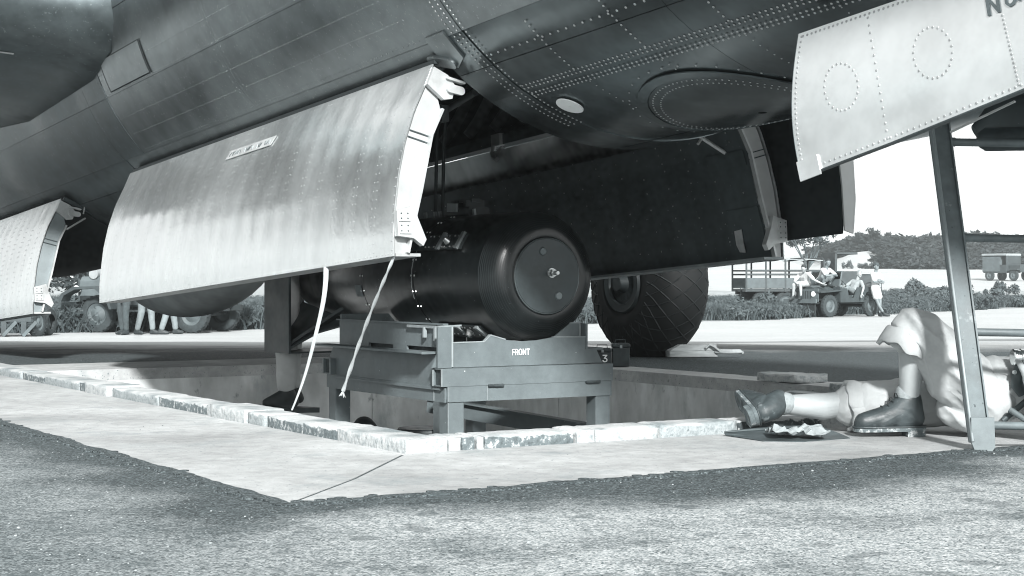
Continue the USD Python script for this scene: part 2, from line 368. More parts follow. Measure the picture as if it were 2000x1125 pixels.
M_HARD = hardstand_look()
M_ROAD = look('coral_road', 0.41, 0.9, var=0.12, scale=9, blot=0.16, bscale=0.35, bump=0.4, bump_scale=30, dist=0.02, stretch=(0.4, 1, 1), stain=(0.9, 0.62, 0.36, 0.2))
M_SOIL = look('coral_soil', 0.34, 0.95, var=0.3, scale=2.0, blot=0.35, bscale=0.25, bump=0.5, bump_scale=6, dist=0.05)
setting('ground', ground_piece((kind_of == 0) & ~hole), M_HARD, 'dark oily asphalt hardstand dusted with pale coral', True)
setting('coral_road', ground_piece((kind_of == 1) & ~hole), M_ROAD, 'pale crushed coral taxiway behind the aircraft', True)
setting('terrain', ground_piece(kind_of == 2), M_SOIL, 'scrubby coral soil beyond the taxiway', True)
setting('far_road', ground_piece(kind_of == 3), M_ROAD, 'pale coral road below the hill at right', True)

# ------------------------------------------------------------------ concrete apron, pit and kerbs
M_SLAB = look('concrete_slab', 0.46, 0.85, var=0.2, scale=14.0, blot=0.42, bscale=1.1, bump=0.6, bump_scale=80, dist=0.008, stretch=(1, 1, 1), stain=[(2.6, 0.55, 0.24, 0.22), (0.9, 0.56, 0.30, 0.25), (6.0, 0.66, 0.10, 0.12)], specks=(60, 0.67, 0.16))
M_WALL = look('pit_concrete', 0.66, 0.85, var=0.18, scale=4.0, blot=0.4, bscale=1.0, bump=0.4, bump_scale=40, dist=0.008, stretch=(1.5, 1.5, 0.7), stain=[(2.2, 0.55, 0.3, 0.2), (7.0, 0.63, 0.12, 0.12)])


def kerb_look(name, face, chip, th):
    N = {'g': ('geometry', {}), 'nz': ('separate_xyz', {}), 'n': ('noise_texture', {'scale': 18, 'detail': 8.0, 'roughness': .7}), 'ad': ('math', {'math_type': 'multiply_add', 'value2': 1.1, 'value3': -.55}), 'sm': ('math', {'math_type': 'add'}), 'tr': ('rgb_ramp', {'ramp': [(.42, (0, 0, 0)), (.58, (1, 1, 1))]}),
         'n2': ('noise_texture', {'scale': 34, 'detail': 6.0, 'roughness': .7}), 'fr': ('rgb_ramp', {'ramp': [(.3, tint(face * .5)), (th - .03, tint(face)), (th + .05, tint(chip))]}), 'n3': ('noise_texture', {'scale': 7, 'detail': 5.0}), 'wr': ('rgb_ramp', {'ramp': [(.3, tint(.22)), (.6, tint(.46))]}), 'm': ('mix', {}),
         'bn': ('noise_texture', {'scale': 60, 'detail': 5.0}), 'bp': ('bump', {'strength': .7, 'distance': .01}), 'p': ('principled_bsdf', {'roughness': .85})}
    L = [('g.normal', 'nz.vector'), ('g.position', 'n.vector'), ('n.fac', 'ad.value1'), ('nz.z', 'sm.value1'), ('ad.value', 'sm.value2'), ('sm.value', 'tr.fac'), ('g.position', 'n2.vector'), ('n2.fac', 'fr.fac'), ('g.position', 'n3.vector'), ('n3.fac', 'wr.fac'), ('tr.color', 'm.fac'), ('fr.color', 'm.color1'), ('wr.color', 'm.color2'), ('m.color', 'p.base_color'), ('g.position', 'bn.vector'), ('bn.fac', 'bp.height'), ('bp.normal', 'p.normal')]
    return usdkit.material(stage, f'/World/Looks/{name}', N, L, surface='p.BSDF')


M_KERB_W = kerb_look('painted_kerb', .46, .2, .64); M_KERB_G = kerb_look('bare_kerb', .33, .16, .60); M_KERB_D = kerb_look('chipped_kerb', .15, .42, .57); M_KERB_B = kerb_look('tarred_kerb', .05, .5, .62)


def wob_line(p0, p1, amp, step=0.06, seed=0):
    p0, p1 = np.array(p0, float), np.array(p1, float); n = int(np.linalg.norm(p1 - p0) / step); t = np.linspace(0, 1, n + 1)[:, None]; q = p0 + (p1 - p0) * t
    d = (p1 - p0) / np.linalg.norm(p1 - p0); w = (meshkit.fbm(np.stack([q[:, 0] * 5, q[:, 1] * 5, q[:, 0] * 0 + seed], -1), 4, seed) - 0.5) * 2 * amp
    return q + np.array([-d[1], d[0]]) * w[:, None]


KS, KU = 2.79, 5.3                                      # outer faces of the two near kerbs
outer = np.vstack([wob_line((1.87, 4.27), (1.87, 12.4), 0.035, seed=1), wob_line((1.87, 12.4), (7.02, 12.4), 0.03, seed=2), wob_line((7.02, 12.4), (7.05, 4.34), 0.04, seed=3), wob_line((9.5, 4.34), (1.87, 4.27), 0.035, seed=4)])
slab = sg.Polygon(outer).buffer(0).difference(sg.box(PIT_S0 - 0.02, PIT_U0 - 0.02, PIT_S1, PIT_U1))
joint = sg.LineString([(KS - 0.02, KU - 0.02), (2.3, 4.72), (1.7, 4.1)]).buffer(0.006)
slab = slab.difference(joint).difference(sg.LineString([(2.0, 12.0), (KS, 12.0)]).buffer(0.004))
apron = Thing('concrete_apron', 'pale stained concrete apron around the loading pit', None, SU(KS, KU), kind='structure')
tag(apron.prim, kind='structure')
e1, e2 = np.array([*S2, 0]), np.array([*U2, 0])
for g in sorted(getattr(slab, 'geoms', [slab]), key=lambda g: -g.area):
    if g.area > 0.05: apron.part('slab', prism(g, (0, 0, -0.08), e1, e2, 0.08), M_SLAB, False)

ring_ = sg.Polygon(np.vstack([(1.87, 4.27), (9.5, 4.34), (9.5, 2), (-3, 2), (-3, 12.4), (1.87, 12.4)]))
lip = sg.LineString(np.vstack([wob_line((1.865, 12.4), (1.865, 4.265), .03, .012, 11), wob_line((1.865, 4.265), (9.4, 4.335), .03, .012, 12)])).buffer(.022, cap_style=2).buffer(0)
lip = so.unary_union([lip] + [sg.Point(1.855 + RNG.normal(0, .022), u).buffer(RNG.uniform(.006, .02), 2) for u in RNG.uniform(4.3, 12.3, 420)] + [sg.Point(s, 4.285 + RNG.normal(0, .022)).buffer(RNG.uniform(.006, .02), 2) for s in RNG.uniform(1.9, 9.3, 400)])
lip = lip.buffer(.002)
for g in getattr(lip, 'geoms', [lip]):
    if g.area > .3: setting('tar_edge', prism(g, (0, 0, -.02), e1, e2, .0232), M_HARD, 'ragged tar edge lapping onto the concrete apron')
pit = Thing('pit', 'rectangular concrete loading pit under the aircraft', None, SU(4.8, 8.4, -1.5), kind='structure')


def su_box(s0, s1, u0, u1, z0, z1): return prism(sg.box(s0, u0, s1, u1), (0, 0, z0), e1, e2, z1 - z0)


def rough(s0, s1, u0, u1, z0, z1, amp=0.008, seed=0, res=0.03, sc=9):
    q = m3.Manifold.cube((s1 - s0, u1 - u0, z1 - z0)).refine_to_length(res).to_mesh(); v = np.array(q.vert_properties[:, :3], float); f = np.array(q.tri_verts)
    c = (v.max(0) + v.min(0)) / 2; h = (v.max(0) - v.min(0)) / 2; r = (v - c) / h
    corner = np.sort(np.abs(r), 1)[:, 1] > 0.985                # round off the edges
    v = np.where(corner[:, None], c + (v - c) * (1 - 0.004 / np.maximum(h, 0.03)), v)
    v += np.array([s0, u0, z0]); w = v[:, :1] * e1 + v[:, 1:2] * e2 + v[:, 2:] * np.array([0, 0, 1.0])
    n = np.stack([meshkit.fbm(w * sc + 31 * k, 3, seed + k) - 0.5 for k in range(3)], -1); return T(w + n * 2 * amp, f)


# the far walls are poured in panels with thin joints between them
for k, (u0, u1) in enumerate(zip([5.3, 8.02, 10.3], [8.02, 10.3, 11.7])):
    pit.part('wall_panel', su_box(PIT_S1 + 0.002, PIT_S1 + 0.25, u0 + 0.003, u1 - 0.003, -1.5, -0.002), M_WALL, False)
for k, (s0, s1) in enumerate(zip([2.8, 3.55, 5.75], [3.55, 5.75, 6.72])):
    pit.part('wall_panel', su_box(s0 + 0.003, s1 - 0.003, PIT_U1 + 0.002, PIT_U1 + 0.25, -1.5, -0.003), M_WALL, False)
pit.part('near_wall', su_box(KS - 0.1, PIT_S0 - 0.02, KU, 11.7, -1.5, -0.01), M_WALL, False)
pit.part('near_wall', su_box(PIT_S0, 6.97, KU - 0.1, PIT_U0 - 0.02, -1.5, -0.012), M_WALL, False)
pit.part('floor', su_box(KS, 6.97, KU, 11.7, -1.6, -1.5), M_WALL, False)


def left_u(px):
    x = (px - 1000) / FPX; Z = KS / (S2[0] * x + S2[1]); return U2[0] * x * Z + U2[1] * Z


def right_s(px):
    x = (px - 1000) / FPX; Z = KU / (U2[0] * x + U2[1]); return S2[0] * x * Z + S2[1] * Z


kerb = Thing('pit_kerb', 'low kerb of white painted and weathered concrete blocks edging the pit', None, SU(KS, KU), kind='structure')
LK = [(828, 657, 'w', 0), (656, 518, 'd', -.004), (517, 482, 'g', 0), (481, 414, 'w', .014), (413, 402, 'w', 0), (401, 307, 'd', -.006), (306, 216, 'g', -.004), (212, 169, 'w', .016), (168, 153, 'd', -.004), (152, 86, 'g', -.002), (85, 40, 'd', -.01), (39, -160, 'g', 0)]
RK = [(868, 931, 'd', -.002), (932, 946, 'w', 0), (947, 1124, 'd', -.004), (1125, 1162, 'w', .004), (1163, 1290, 'w', 0), (1292, 1442, 'g', .0), (1446, 1606, 'b', -.004), (1608, 1668, 'w', 0), (1670, 1840, 'g', 0), (1843, 2120, 'd', -.002)]
KM = {'w': M_KERB_W, 'd': M_KERB_D, 'g': M_KERB_G, 'b': M_KERB_B}
KH = 0.052
for k, (a, b, c, pr) in enumerate(LK):
    u0, u1 = (KU if k == 0 else left_u(a)), left_u(b)
    u1 = min(u1, PIT_U1 + 0.3)
    if u1 - u0 < 0.06: continue
    kerb.part('kerb_block', rough(KS - pr, PIT_S0 + pr * 0.4, u0 + 0.0006, u1 - 0.0006, -0.03, KH + pr * 0.5, seed=k, amp=0.0045), KM[c], 50)
s_first = 3.03
kerb.part('kerb_block', rough(PIT_S0 + 0.002, s_first - 0.003, KU - 0.002, PIT_U0, -0.03, KH, seed=40, amp=0.006), M_KERB_W, 50)
for k, (a, b, c, pr) in enumerate(RK):
    s0, s1 = right_s(a), right_s(b)
    if s0 < PIT_S0 + 0.01: s0 = s_first
    kerb.part('kerb_block', rough(s0 + 0.0006, s1 - 0.0006, KU - pr, PIT_U0 + pr * 0.4, -0.03, KH + pr * 0.5, seed=20 + k, amp=0.005), KM[c], 50)
# broken kerb on the far side, behind the lying person
for k, (u0, u1, z, c, s0) in enumerate([(7.62, 7.98, 0.055, 'w', 6.70), (7.28, 7.61, -0.035, 'w', 6.60), (6.35, 7.27, 0.03, 'g', 6.66), (5.5, 6.34, 0.05, 'g', 6.7)]):
    kerb.part('kerb_block', rough(s0, 6.98, u0, u1, -0.25 if k in (1, 2) else -0.001, z, amp=0.012, seed=60 + k, sc=7), KM[c], 50)
# ------------------------------------------------------------------ the bomber
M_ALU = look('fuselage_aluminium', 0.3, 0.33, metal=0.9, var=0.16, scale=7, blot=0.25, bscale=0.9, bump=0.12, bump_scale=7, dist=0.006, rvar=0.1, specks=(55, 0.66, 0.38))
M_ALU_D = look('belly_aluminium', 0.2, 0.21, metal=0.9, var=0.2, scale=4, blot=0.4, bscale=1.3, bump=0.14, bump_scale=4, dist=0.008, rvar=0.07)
M_DOOR = look('door_aluminium', 0.8, 0.26, metal=0.85, var=0.07, scale=9, blot=0.2, bscale=1.5, bump=0.3, bump_scale=4, dist=0.012, stretch=(1, 1, 0.5), rvar=0.1, specks=(60, 0.74, 0.4))
M_RIB = look('door_rib_paint', 0.44, 0.5, metal=0.3, var=0.08, scale=9, blot=0.18, bscale=3, bump=0.1, stain=(12, 0.7, 0.3, 0.06))
M_FIT = look('cast_fitting', 0.55, 0.42, metal=0.45, var=0.08, scale=20, blot=0.15, bscale=9)
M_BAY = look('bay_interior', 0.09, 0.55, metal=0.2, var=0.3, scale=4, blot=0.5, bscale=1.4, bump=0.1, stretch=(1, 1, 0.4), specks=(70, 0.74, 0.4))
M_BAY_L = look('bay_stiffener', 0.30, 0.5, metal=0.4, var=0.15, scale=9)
M_RIV = look('rivet_head', 0.62, 0.35, metal=0.6, var=0.05)
M_RIVL = look('rivet_head_light', 0.42, 0.45, metal=0.4, var=0.3, scale=20, blot=.3, bscale=3)
M_WING = look('wing_aluminium', .17, .42, metal=.8, var=.25, scale=6, blot=.35, bscale=1.5, bump=.05, specks=(45, .66, .22))
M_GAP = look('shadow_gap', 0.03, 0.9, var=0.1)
M_STEEL_D = look('dark_steel', 0.07, 0.5, metal=0.3, var=0.3, scale=12)
M_CABLE = look('dark_cable', 0.05, 0.6)
M_INK = look('black_lettering', 0.10, 0.7, var=0.3, scale=30)
M_LENS = look('white_lens', 0.86, 0.3, var=0.03)

plane = Thing('bomber_aircraft', 'huge riveted bare metal bomber standing over the pit with its bay doors hanging open', 'aircraft', SU(CENTRE_S, 8.4))


def cyl(th, b, r=FR):
    th = np.radians(np.asarray(th, float)); b = np.asarray(b, float)
    return ac(np.stack(np.broadcast_arrays(r * np.sin(th), b, -r * np.cos(th)), -1))


def cyl_n(th):
    th = np.radians(np.asarray(th, float)); return np.stack([np.sin(th), th * 0, -np.cos(th)], -1) @ AMAT


def taper(b): # radius factor along the body
    b = np.asarray(b, float)
    return np.where(b < 3.3, np.sqrt(np.clip(1 - ((3.3 - b) / 3.36) ** 2, 0.0004, 1)), np.where(b > 15, 1 - 0.72 * sstep((b - 15) / 16) , 1.0))


def panel(th0, th1, b0, b1, lift=0.0, m=None, name='skin_panel', nb=None, thick=0.012, parent=None, step=2.0):
    nth = max(3, int(abs(th1 - th0) / step) + 1); nb = nb or max(2, int((b1 - b0) / 0.35) + 1)
    th, b = np.meshgrid(np.linspace(th0, th1, nth), np.linspace(b0, b1, nb), indexing='ij')
    buck = 0.0022 * (meshkit.fbm(np.stack([th * 0.12, b * 3.0, th * 0], -1), 2, 11) - 0.5)
    r = (FR + lift + buck) * taper(b); P = cyl(th, b, r)
    return plane.part(name, sheet(P, thick, cyl_n(th)), m or M_ALU, 40, parent=parent)


# skin, panel by panel: forward belly, ring frame, the two sides over the open bay, then the closed body aft
TH = [-180, -120, -84, -64, -46.5, -38, -30, 0, 30, 46.5, 84, 180]
for i in range(len(TH) - 1):
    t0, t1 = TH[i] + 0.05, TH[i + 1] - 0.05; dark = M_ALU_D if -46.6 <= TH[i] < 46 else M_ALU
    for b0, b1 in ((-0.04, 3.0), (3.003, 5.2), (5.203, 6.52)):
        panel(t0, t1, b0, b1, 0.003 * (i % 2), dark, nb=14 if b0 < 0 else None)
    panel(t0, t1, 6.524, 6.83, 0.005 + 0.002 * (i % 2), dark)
    if t1 < -46 or t0 > 46:
        panel(t0, t1, 6.832, 8.9, 0.003 * (i % 2)); panel(t0, t1, 8.902, 10.9, 0.003 * (i % 2)); panel(t0, t1, 10.904, 11.3, 0.003 + 0.003 * (i % 2), M_WING)
    panel(t0, t1, 11.302, 12.92, 0.003 + 0.003 * (i % 2), M_WING); panel(t0, t1, 12.924, 15.0, 0.003 * (i % 2), M_WING); panel(t0, t1, 15.003, 26.0, 0.003 * (i % 2), nb=14)
# door sills of the bay
for s in (-1, 1):
    panel(s * 46.4 if s < 0 else 43.2, -43.2 if s < 0 else 46.4, 6.832, 11.3, -0.002, M_ALU, 'door_sill', step=0.8)
# access panel with its dark gap
panel(-73.6, -64.8, 9.98, 10.78, 0.0068, M_GAP, 'panel_gap', thick=0.002); panel(-73.3, -65.1, 10.0, 10.76, 0.009, M_ALU, 'access_panel', thick=0.003)


def surf_rivets(th, b, r=0.006, lift=0.006):
    th, b = np.broadcast_arrays(np.asarray(th, float), np.asarray(b, float)); th, b = th.ravel(), b.ravel(); P = cyl(th, b, (FR + lift) * taper(b)); return rivets(P, cyl_n(th), r)


rv = []
for k, th in enumerate((-31.6, -30.75, -29.25, -28.4)): rv.append(surf_rivets(th, np.arange(3.35, 6.50, 0.033) + 0.01 * (k % 2), 0.0056))
rv.append(surf_rivets(-40.2, np.arange(3.3, 6.5, 0.062), 0.0065)); rv.append(surf_rivets(-35.2, np.arange(3.3, 4.75, 0.04), 0.007))
rv.append(surf_rivets(-35.9, np.arange(3.3, 4.75, 0.04), 0.007))
for b in (6.05, 5.52, 4.98, 4.45, 3.9): rv.append(surf_rivets(np.arange(-44, -31.8, 1.1), b, 0.006)); rv.append(surf_rivets(np.arange(-28, 26, 1.5), b, 0.004))
for b in (6.49, 6.55, 6.60): rv.append(surf_rivets(np.arange(-64, -24, 0.95) + b, b, 0.0055, 0.009))
plane.part('rivets', rv, M_RIVL, False, kind='stuff')
rv = [surf_rivets(th, np.arange(6.9, 10.9, 0.055), 0.004) for th in (-47.6, -52.5, -57.5, -64.6, -70)] + [surf_rivets(np.arange(-84, -46, 1.4), b, 0.004) for b in (8.85, 8.95, 10.86, 10.95)]
plane.part('rivets', rv, M_ALU, False, kind='stuff')
# round hatch ring in the belly
HA, HB, HR = -0.07, 5.62, 0.50
g = np.linspace(0, 2 * np.pi, 49)


def ring_on_belly(rad, g): return np.degrees((HA + rad * np.cos(g)) / FR), HB + rad * np.sin(g)


rr, gg = np.meshgrid(np.linspace(0.02, HR, 8), g, indexing='ij'); th, b = ring_on_belly(rr, gg)
plane.part('hatch_disc', sheet(cyl(th, b, FR + 0.009), 0.006, cyl_n(th)), M_ALU_D, 40)
rr, gg = np.meshgrid(np.linspace(HR + 0.004, HR + 0.05, 3), g, indexing='ij'); th, b = ring_on_belly(rr, gg)
plane.part('hatch_ring', sheet(cyl(th, b, FR + 0.0125), 0.006, cyl_n(th)), M_ALU_D, 40)
g = np.arange(0, 2 * np.pi, 0.062); rv = []
for rad in (HR - 0.02, HR - 0.055): th, b = ring_on_belly(rad, g); rv.append(surf_rivets(th, b, 0.0045, 0.010))
g = np.arange(0, 2 * np.pi, 0.16); th, b = ring_on_belly(HR + 0.09, g); rv.append(surf_rivets(th, b, 0.005, 0.005))
plane.part('rivets', rv, M_RIVL, False, kind='stuff')
g = np.linspace(0, 2 * np.pi, 25)
rr, gg = np.meshgrid(np.linspace(0.003, 0.066, 4), g, indexing='ij')
plane.part('white_lamp_lens', sheet(cyl(np.degrees((-0.59 + rr * np.cos(gg)) / FR), 6.376 + rr * np.sin(gg), FR + 0.013), 0.006, cyl_n(np.degrees(-0.59 / FR) + 0 * rr)), M_LENS, 40, label='bright white oval lamp glass in the belly')

# the bay: bulkheads, inner walls, stiffeners, longerons
for b, nm in ((6.845, 'forward_bulkhead'), (11.26, 'aft_bulkhead')):
    disc = sg.Point(0, 0).buffer(FR - 0.02, 24)
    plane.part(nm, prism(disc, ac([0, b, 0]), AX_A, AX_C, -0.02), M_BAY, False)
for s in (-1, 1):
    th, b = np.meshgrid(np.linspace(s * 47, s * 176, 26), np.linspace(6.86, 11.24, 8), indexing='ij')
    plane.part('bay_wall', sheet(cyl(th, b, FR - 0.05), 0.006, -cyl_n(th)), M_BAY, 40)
    plane.part('longeron', beam(ac([s * 0.93, 6.86, -1.02]), ac([s * 0.93, 11.24, -1.02]), 0.09, 0.07, AX_C), M_BAY, False)
    plane.part('hinge_tube', tube([ac([s * 0.965, b, -1.10]) for b in (6.87, 11.2)], 0.016, 10), M_BAY if s > 0 else M_ALU, 40)
for k, b in enumerate(np.arange(7.2, 11.2, 0.36)):
    pts = [cyl(t, b, FR - 0.085) for t in np.linspace(49, 100, 9)]
    plane.part('bay_stiffener', trimesh.util.concatenate([beam(p, q, 0.07, 0.05, AX_B) for p, q in zip(pts[:-1], pts[1:])]), M_BAY_L, False)
for z in (-0.55, -0.2): plane.part('bay_stringer', beam(ac([1.18, 6.9, z]), ac([1.18, 11.2, z]), 0.05, 0.06, AX_C), M_BAY, False)
# rack beam, shackle and cables inside the bay
plane.part('rack_beam', beam(ac([0.0, 6.9, -0.45]), ac([0.0, 11.2, -0.45]), 0.22, 0.25, AX_C, 0.02), M_BAY, False)
p = ray_a(860, 222, 0.25); q = ray_a(928, 180, 0.25)
plane.part('brace_tube', tube([ac(p), ac(q)], 0.022, 10), M_BAY_L, 40)
p = ray_a(858, 222, 0.1); plane.part('cable_clamp', [prism(sg.box(-.03, -.05, .03, .05), ac(p), AX_B, AX_C, 0.05), tube([ac(p + [0, -.02, .05]), ac(p + [-.05, -.05, -.06])], .012, 8)], M_BAY_L, False)
for dx in (0, 14):
    top = ray_a(856 + dx, 230, 0.15); mid = ray_a(852 + dx, 330, 0.15); low = ray_a(850 + dx, 440, 0.15); plane.part('hoist_cable', tube([ac(top), ac((top + mid) / 2 + [0, .01, 0]), ac(mid), ac(low)], 0.011, 8), M_CABLE, 40)
p = ray_a(968, 285, 0.86)
plane.part('hinge_hook', [prism(sg.box(-.05, -.05, .06, .03), ac(p + [0, 0, .05]), AX_B, AX_C, 0.04), tube([ac(p + [0, .02, .0]), ac(p + [-.02, .01, -.05]), ac(p + [-.03, -.02, -.08]), ac(p + [-.03, -.06, -.1])], .018, 8), tube([ac(p + [-.02, -.01, -.06]), ac(p + [-.02, -.12, -.03])], .012, 8)], M_RIB, False)


# bomb bay doors: the profile is measured at the forward edge
NEAR = np.array([(-0.985, -1.075), (-1.041, -1.098), (-1.08, -1.185), (-1.149, -1.322), (-1.203, -1.469), (-1.242, -1.626), (-1.266, -1.793), (-1.276, -1.9), (-1.278, -2.006)])
INNER = np.array([(-1.03, -1.09), (-0.93, -1.20), (-1.0, -1.31), (-1.063, -1.434), (-1.129, -1.701), (-1.165, -1.83), (-1.206, -1.991)])


def door(s, b0, b1, label, ob=M_DOOR, ib=M_BAY, n_rib=20, rm=M_RIB, out=0.0):
    """A hanging curved bay door: outer skin, inner skin, forward end rib, fittings, rivet rows."""
    pr = (NEAR[1:] * [-s, 1.0]); pr = pr + [out, 0]
    kk = np.linspace(0, 1, 26); d = np.r_[0, np.cumsum(np.linalg.norm(np.diff(pr, axis=0), axis=1))]; d /= d[-1]
    A, C = np.interp(kk, d, pr[:, 0]), np.interp(kk, d, pr[:, 1]); nb = n_rib * 4 + 1; bb = np.linspace(b0, b1, nb)
    P = np.stack([np.repeat(A[:, None], nb, 1), np.repeat(bb[None], 26, 0), np.repeat(C[:, None], nb, 1)], -1)
    tang = np.gradient(np.stack([A, C], -1), axis=0); nn = np.stack([tang[:, 1], -tang[:, 0]], -1); nn /= np.linalg.norm(nn, axis=1, keepdims=True)
    if (nn[:, 0] * s).sum() < 0: nn = -nn
    wob = 0.0042 * np.sin(np.linspace(0, n_rib * np.pi, nb))[None] ** 2 * (0.35 + meshkit.fbm(np.stack([np.repeat(kk[:, None] * 5, nb, 1), np.repeat(bb[None] * 1.7, 26, 0), 0 * P[..., 0]], -1), 3, 21)) * np.sin(kk * np.pi)[:, None]
    P[..., 0] -= nn[:, None, 0] * wob; P[..., 2] -= nn[:, None, 1] * wob
    N3 = np.stack([nn[:, 0], 0 * kk, nn[:, 1]], -1)
    W = ac(P); NW = np.repeat((N3 @ AMAT)[:, None], nb, 1)
    root = plane.part('bomb_bay_door', sheet(W, 0.006, NW), ob, 40, label=label)
    inn = INNER * [-s, 1.0] + [out, 0]
    # inner skin
    ia, ic = np.interp(kk, np.linspace(0, 1, 5), inn[[2, 3, 4, 5, 6], 0]), np.interp(kk, np.linspace(0, 1, 5), inn[[2, 3, 4, 5, 6], 1])
    Q = np.stack([np.repeat(ia[:, None], 9, 1), np.repeat(np.linspace(b0 + .012, b1 - .012, 9)[None], 26, 0), np.repeat(ic[:, None], 9, 1)], -1)
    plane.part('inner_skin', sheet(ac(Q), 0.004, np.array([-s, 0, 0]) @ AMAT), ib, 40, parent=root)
    # end rib, set just inside the skin edge
    off = np.stack([A, C], -1) - nn * 0.014
    poly = sg.Polygon(np.vstack([off[1:], inn[::-1][:5]])).buffer(0)
    for bq, dep in ((b0 + 0.012, -0.012), (b1 - 0.012, 0.012)):
        plane.part('end_rib', prism(poly, ac([0, bq, 0]), AX_A, AX_C, -dep if bq > b0 + 1 else -0.012), rm, False, parent=root)
    # bright return flange along the inner edge of the forward rib, two joint lines, a bottom flange
    plane.part('rib_flange', trimesh.util.concatenate([beam(ac([p[0], b0 - .004, p[1]]), ac([q[0], b0 - .004, q[1]]), .012, .028, AX_B) for p, q in zip(inn[2:-1], inn[3:])]), M_FIT, False, parent=root)
    for z in (-1.415, -1.445):
        x0, x1 = np.interp(-z, -off[:, 1], off[:, 0]), np.interp(-z, -inn[2:, 1], inn[2:, 0])
        plane.part('rib_joint', beam(ac([x0, b0 + .009, z]), ac([x1, b0 + .009, z - .03]), .006, .005, AX_B), M_STEEL_D, False, parent=root)
    plane.part('bottom_flange', beam(ac([s * 1.20 + out, b0, -2.0]), ac([s * 1.20 + out, b1, -2.0]), .13, .014, AX_C), M_RIB if s < 0 else M_BAY_L, False, parent=root)
    # latch block at the foot of the rib
    y = np.array([0, b0 - .002, 0]); k_ = lambda x: s * (1.276 - (1.276 - x) * .56) + out
    plane.part('latch_fitting', [prism(sg.Polygon([(k_(x), z) for x, z in ((1.268, -1.80), (1.10, -1.775), (1.075, -1.83), (1.00, -1.93), (1.03, -1.96), (1.12, -1.925), (1.262, -1.915))]), ac(y), AX_A, AX_C, 0.035)] +
               [prism(sg.box(min(k_(x0), k_(x1)), z0, max(k_(x0), k_(x1)), z1), ac(y - [0, .035, 0]), AX_A, AX_C, 0.007) for x0, x1, z0, z1 in ((1.255, 1.15, -1.848, -1.80), (1.25, 1.145, -1.905, -1.858))], M_FIT, False, parent=root)
    pts = [(k_(x), b0 - .043, z) for x in (1.235, 1.175) for z in (-1.812, -1.835, -1.868, -1.893)]
    plane.part('bolts', rivets(ac(pts), np.repeat([-AX_B], len(pts), 0), .005), M_STEEL_D, False, parent=root, kind='stuff')
    # hinge block at its head
    h_ = lambda *q: [(s * x + out, z) for x, z in q]
    plane.part('hinge_fitting', [prism(sg.Polygon(h_((1.048, -1.115), (1.085, -1.20), (1.0, -1.268), (.955, -1.262), (.935, -1.20), (.975, -1.15))), ac([0, b0 + .004, 0]), AX_A, AX_C, 0.03),
               prism(sg.LineString(h_((.97, -1.215), (.915, -1.225))).buffer(.020), ac([0, b0 - .024, 0]), AX_A, AX_C, 0.02), prism(sg.LineString(h_((.985, -1.165), (.895, -1.185))).buffer(.006), ac([0, b0 - .012, 0]), AX_A, AX_C, 0.03)], M_FIT, False, parent=root)
    # rivet rows
    rp, rn = [], []
    for b in np.linspace(b0, b1, n_rib + 1):
        for db in (-0.018, 0.018):
            bq = np.clip(b + db, b0 + .012, b1 - .012)
            for k in np.linspace(0.03, 0.97, 22):
                i = k * 25; a, c = np.interp(i, np.arange(26), A), np.interp(i, np.arange(26), C); j = int(i); rp.append((a, bq, c)); rn.append(N3[j])
    for k in (0.015, 0.985):
        i = int(round(k * 25))
        for bq in np.arange(b0 + .02, b1, 0.03): rp.append((A[i], bq, C[i] + (0.012 if i > 12 else -0.012))); rn.append(N3[i])
    plane.part('rivets', rivets(ac(rp) + np.array(rn) @ AMAT * 0.0, np.array(rn) @ AMAT, .0036, .5), ob, False, parent=root, kind='stuff')
    return root, A, C, N3


near, dA, dC, dN = door(-1, 6.83, 11.25, 'near bomb bay door with bright bare outer skin')
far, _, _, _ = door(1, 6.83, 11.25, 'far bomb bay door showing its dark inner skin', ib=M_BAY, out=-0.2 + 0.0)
# inner face of the far door: rivet dots, doubler plates, pale rag stuck to it
rp = [(x, b, z) for b in np.arange(6.95, 11.2, 0.21) for x, z in [(np.interp(t, [0, .33, .66, .9, 1], [.80, .863, .929, .965, 1.006]), np.interp(t, [0, .33, .66, .9, 1], [-1.31, -1.434, -1.701, -1.83, -1.991])) for t in np.linspace(.02, .93, 9) + RNG.uniform(-.02, .02, 9)]]
rp = [p for p in rp if RNG.random() < 0.8]
plane.part('rivets', rivets(ac(np.array(rp) - [.004, 0, 0]), np.repeat([-AX_A], len(rp), 0), .005), M_RIVL, False, parent=far, kind='stuff')
for (b0, b1, z0, z1) in ((6.87, 7.2, -1.42, -1.50), (6.86, 7.13, -1.72, -1.9)):
    a0, a1 = np.interp(-z0, [1.31, 1.434, 1.701, 1.83, 1.991], [.80, .863, .929, .965, 1.006]), np.interp(-z1, [1.31, 1.434, 1.701, 1.83, 1.991], [.80, .863, .929, .965, 1.006])
    P = np.array([[[a0 - .008, b0, z0], [a0 - .008, b1, z0]], [[a1 - .008, b0, z1], [a1 - .008, b1, z1]]]); plane.part('doubler_plate', sheet(ac(P), .004, -AX_A), M_BAY, False, parent=far)
P = np.array([[[.955, 7.02, -1.83], [.955, 7.08, -1.835]], [[.975, 7.03, -1.9], [.97, 7.085, -1.91]], [[.99, 7.035, -1.955], [.985, 7.075, -1.95]]]) - [.012, 0, 0]
plane.part('pale_tag', sheet(ac(P), .004, -AX_A), M_FIT, 40, parent=far)
plane.part('door_strut', [tube([ac([.55, 7.15, -1.2]), ac([.86, 7.02, -1.42])], .011, 8), tube([ac([.80, 7.1, -1.28]), ac([.70, 7.06, -1.37])], .008, 8)], M_FIT, 40)
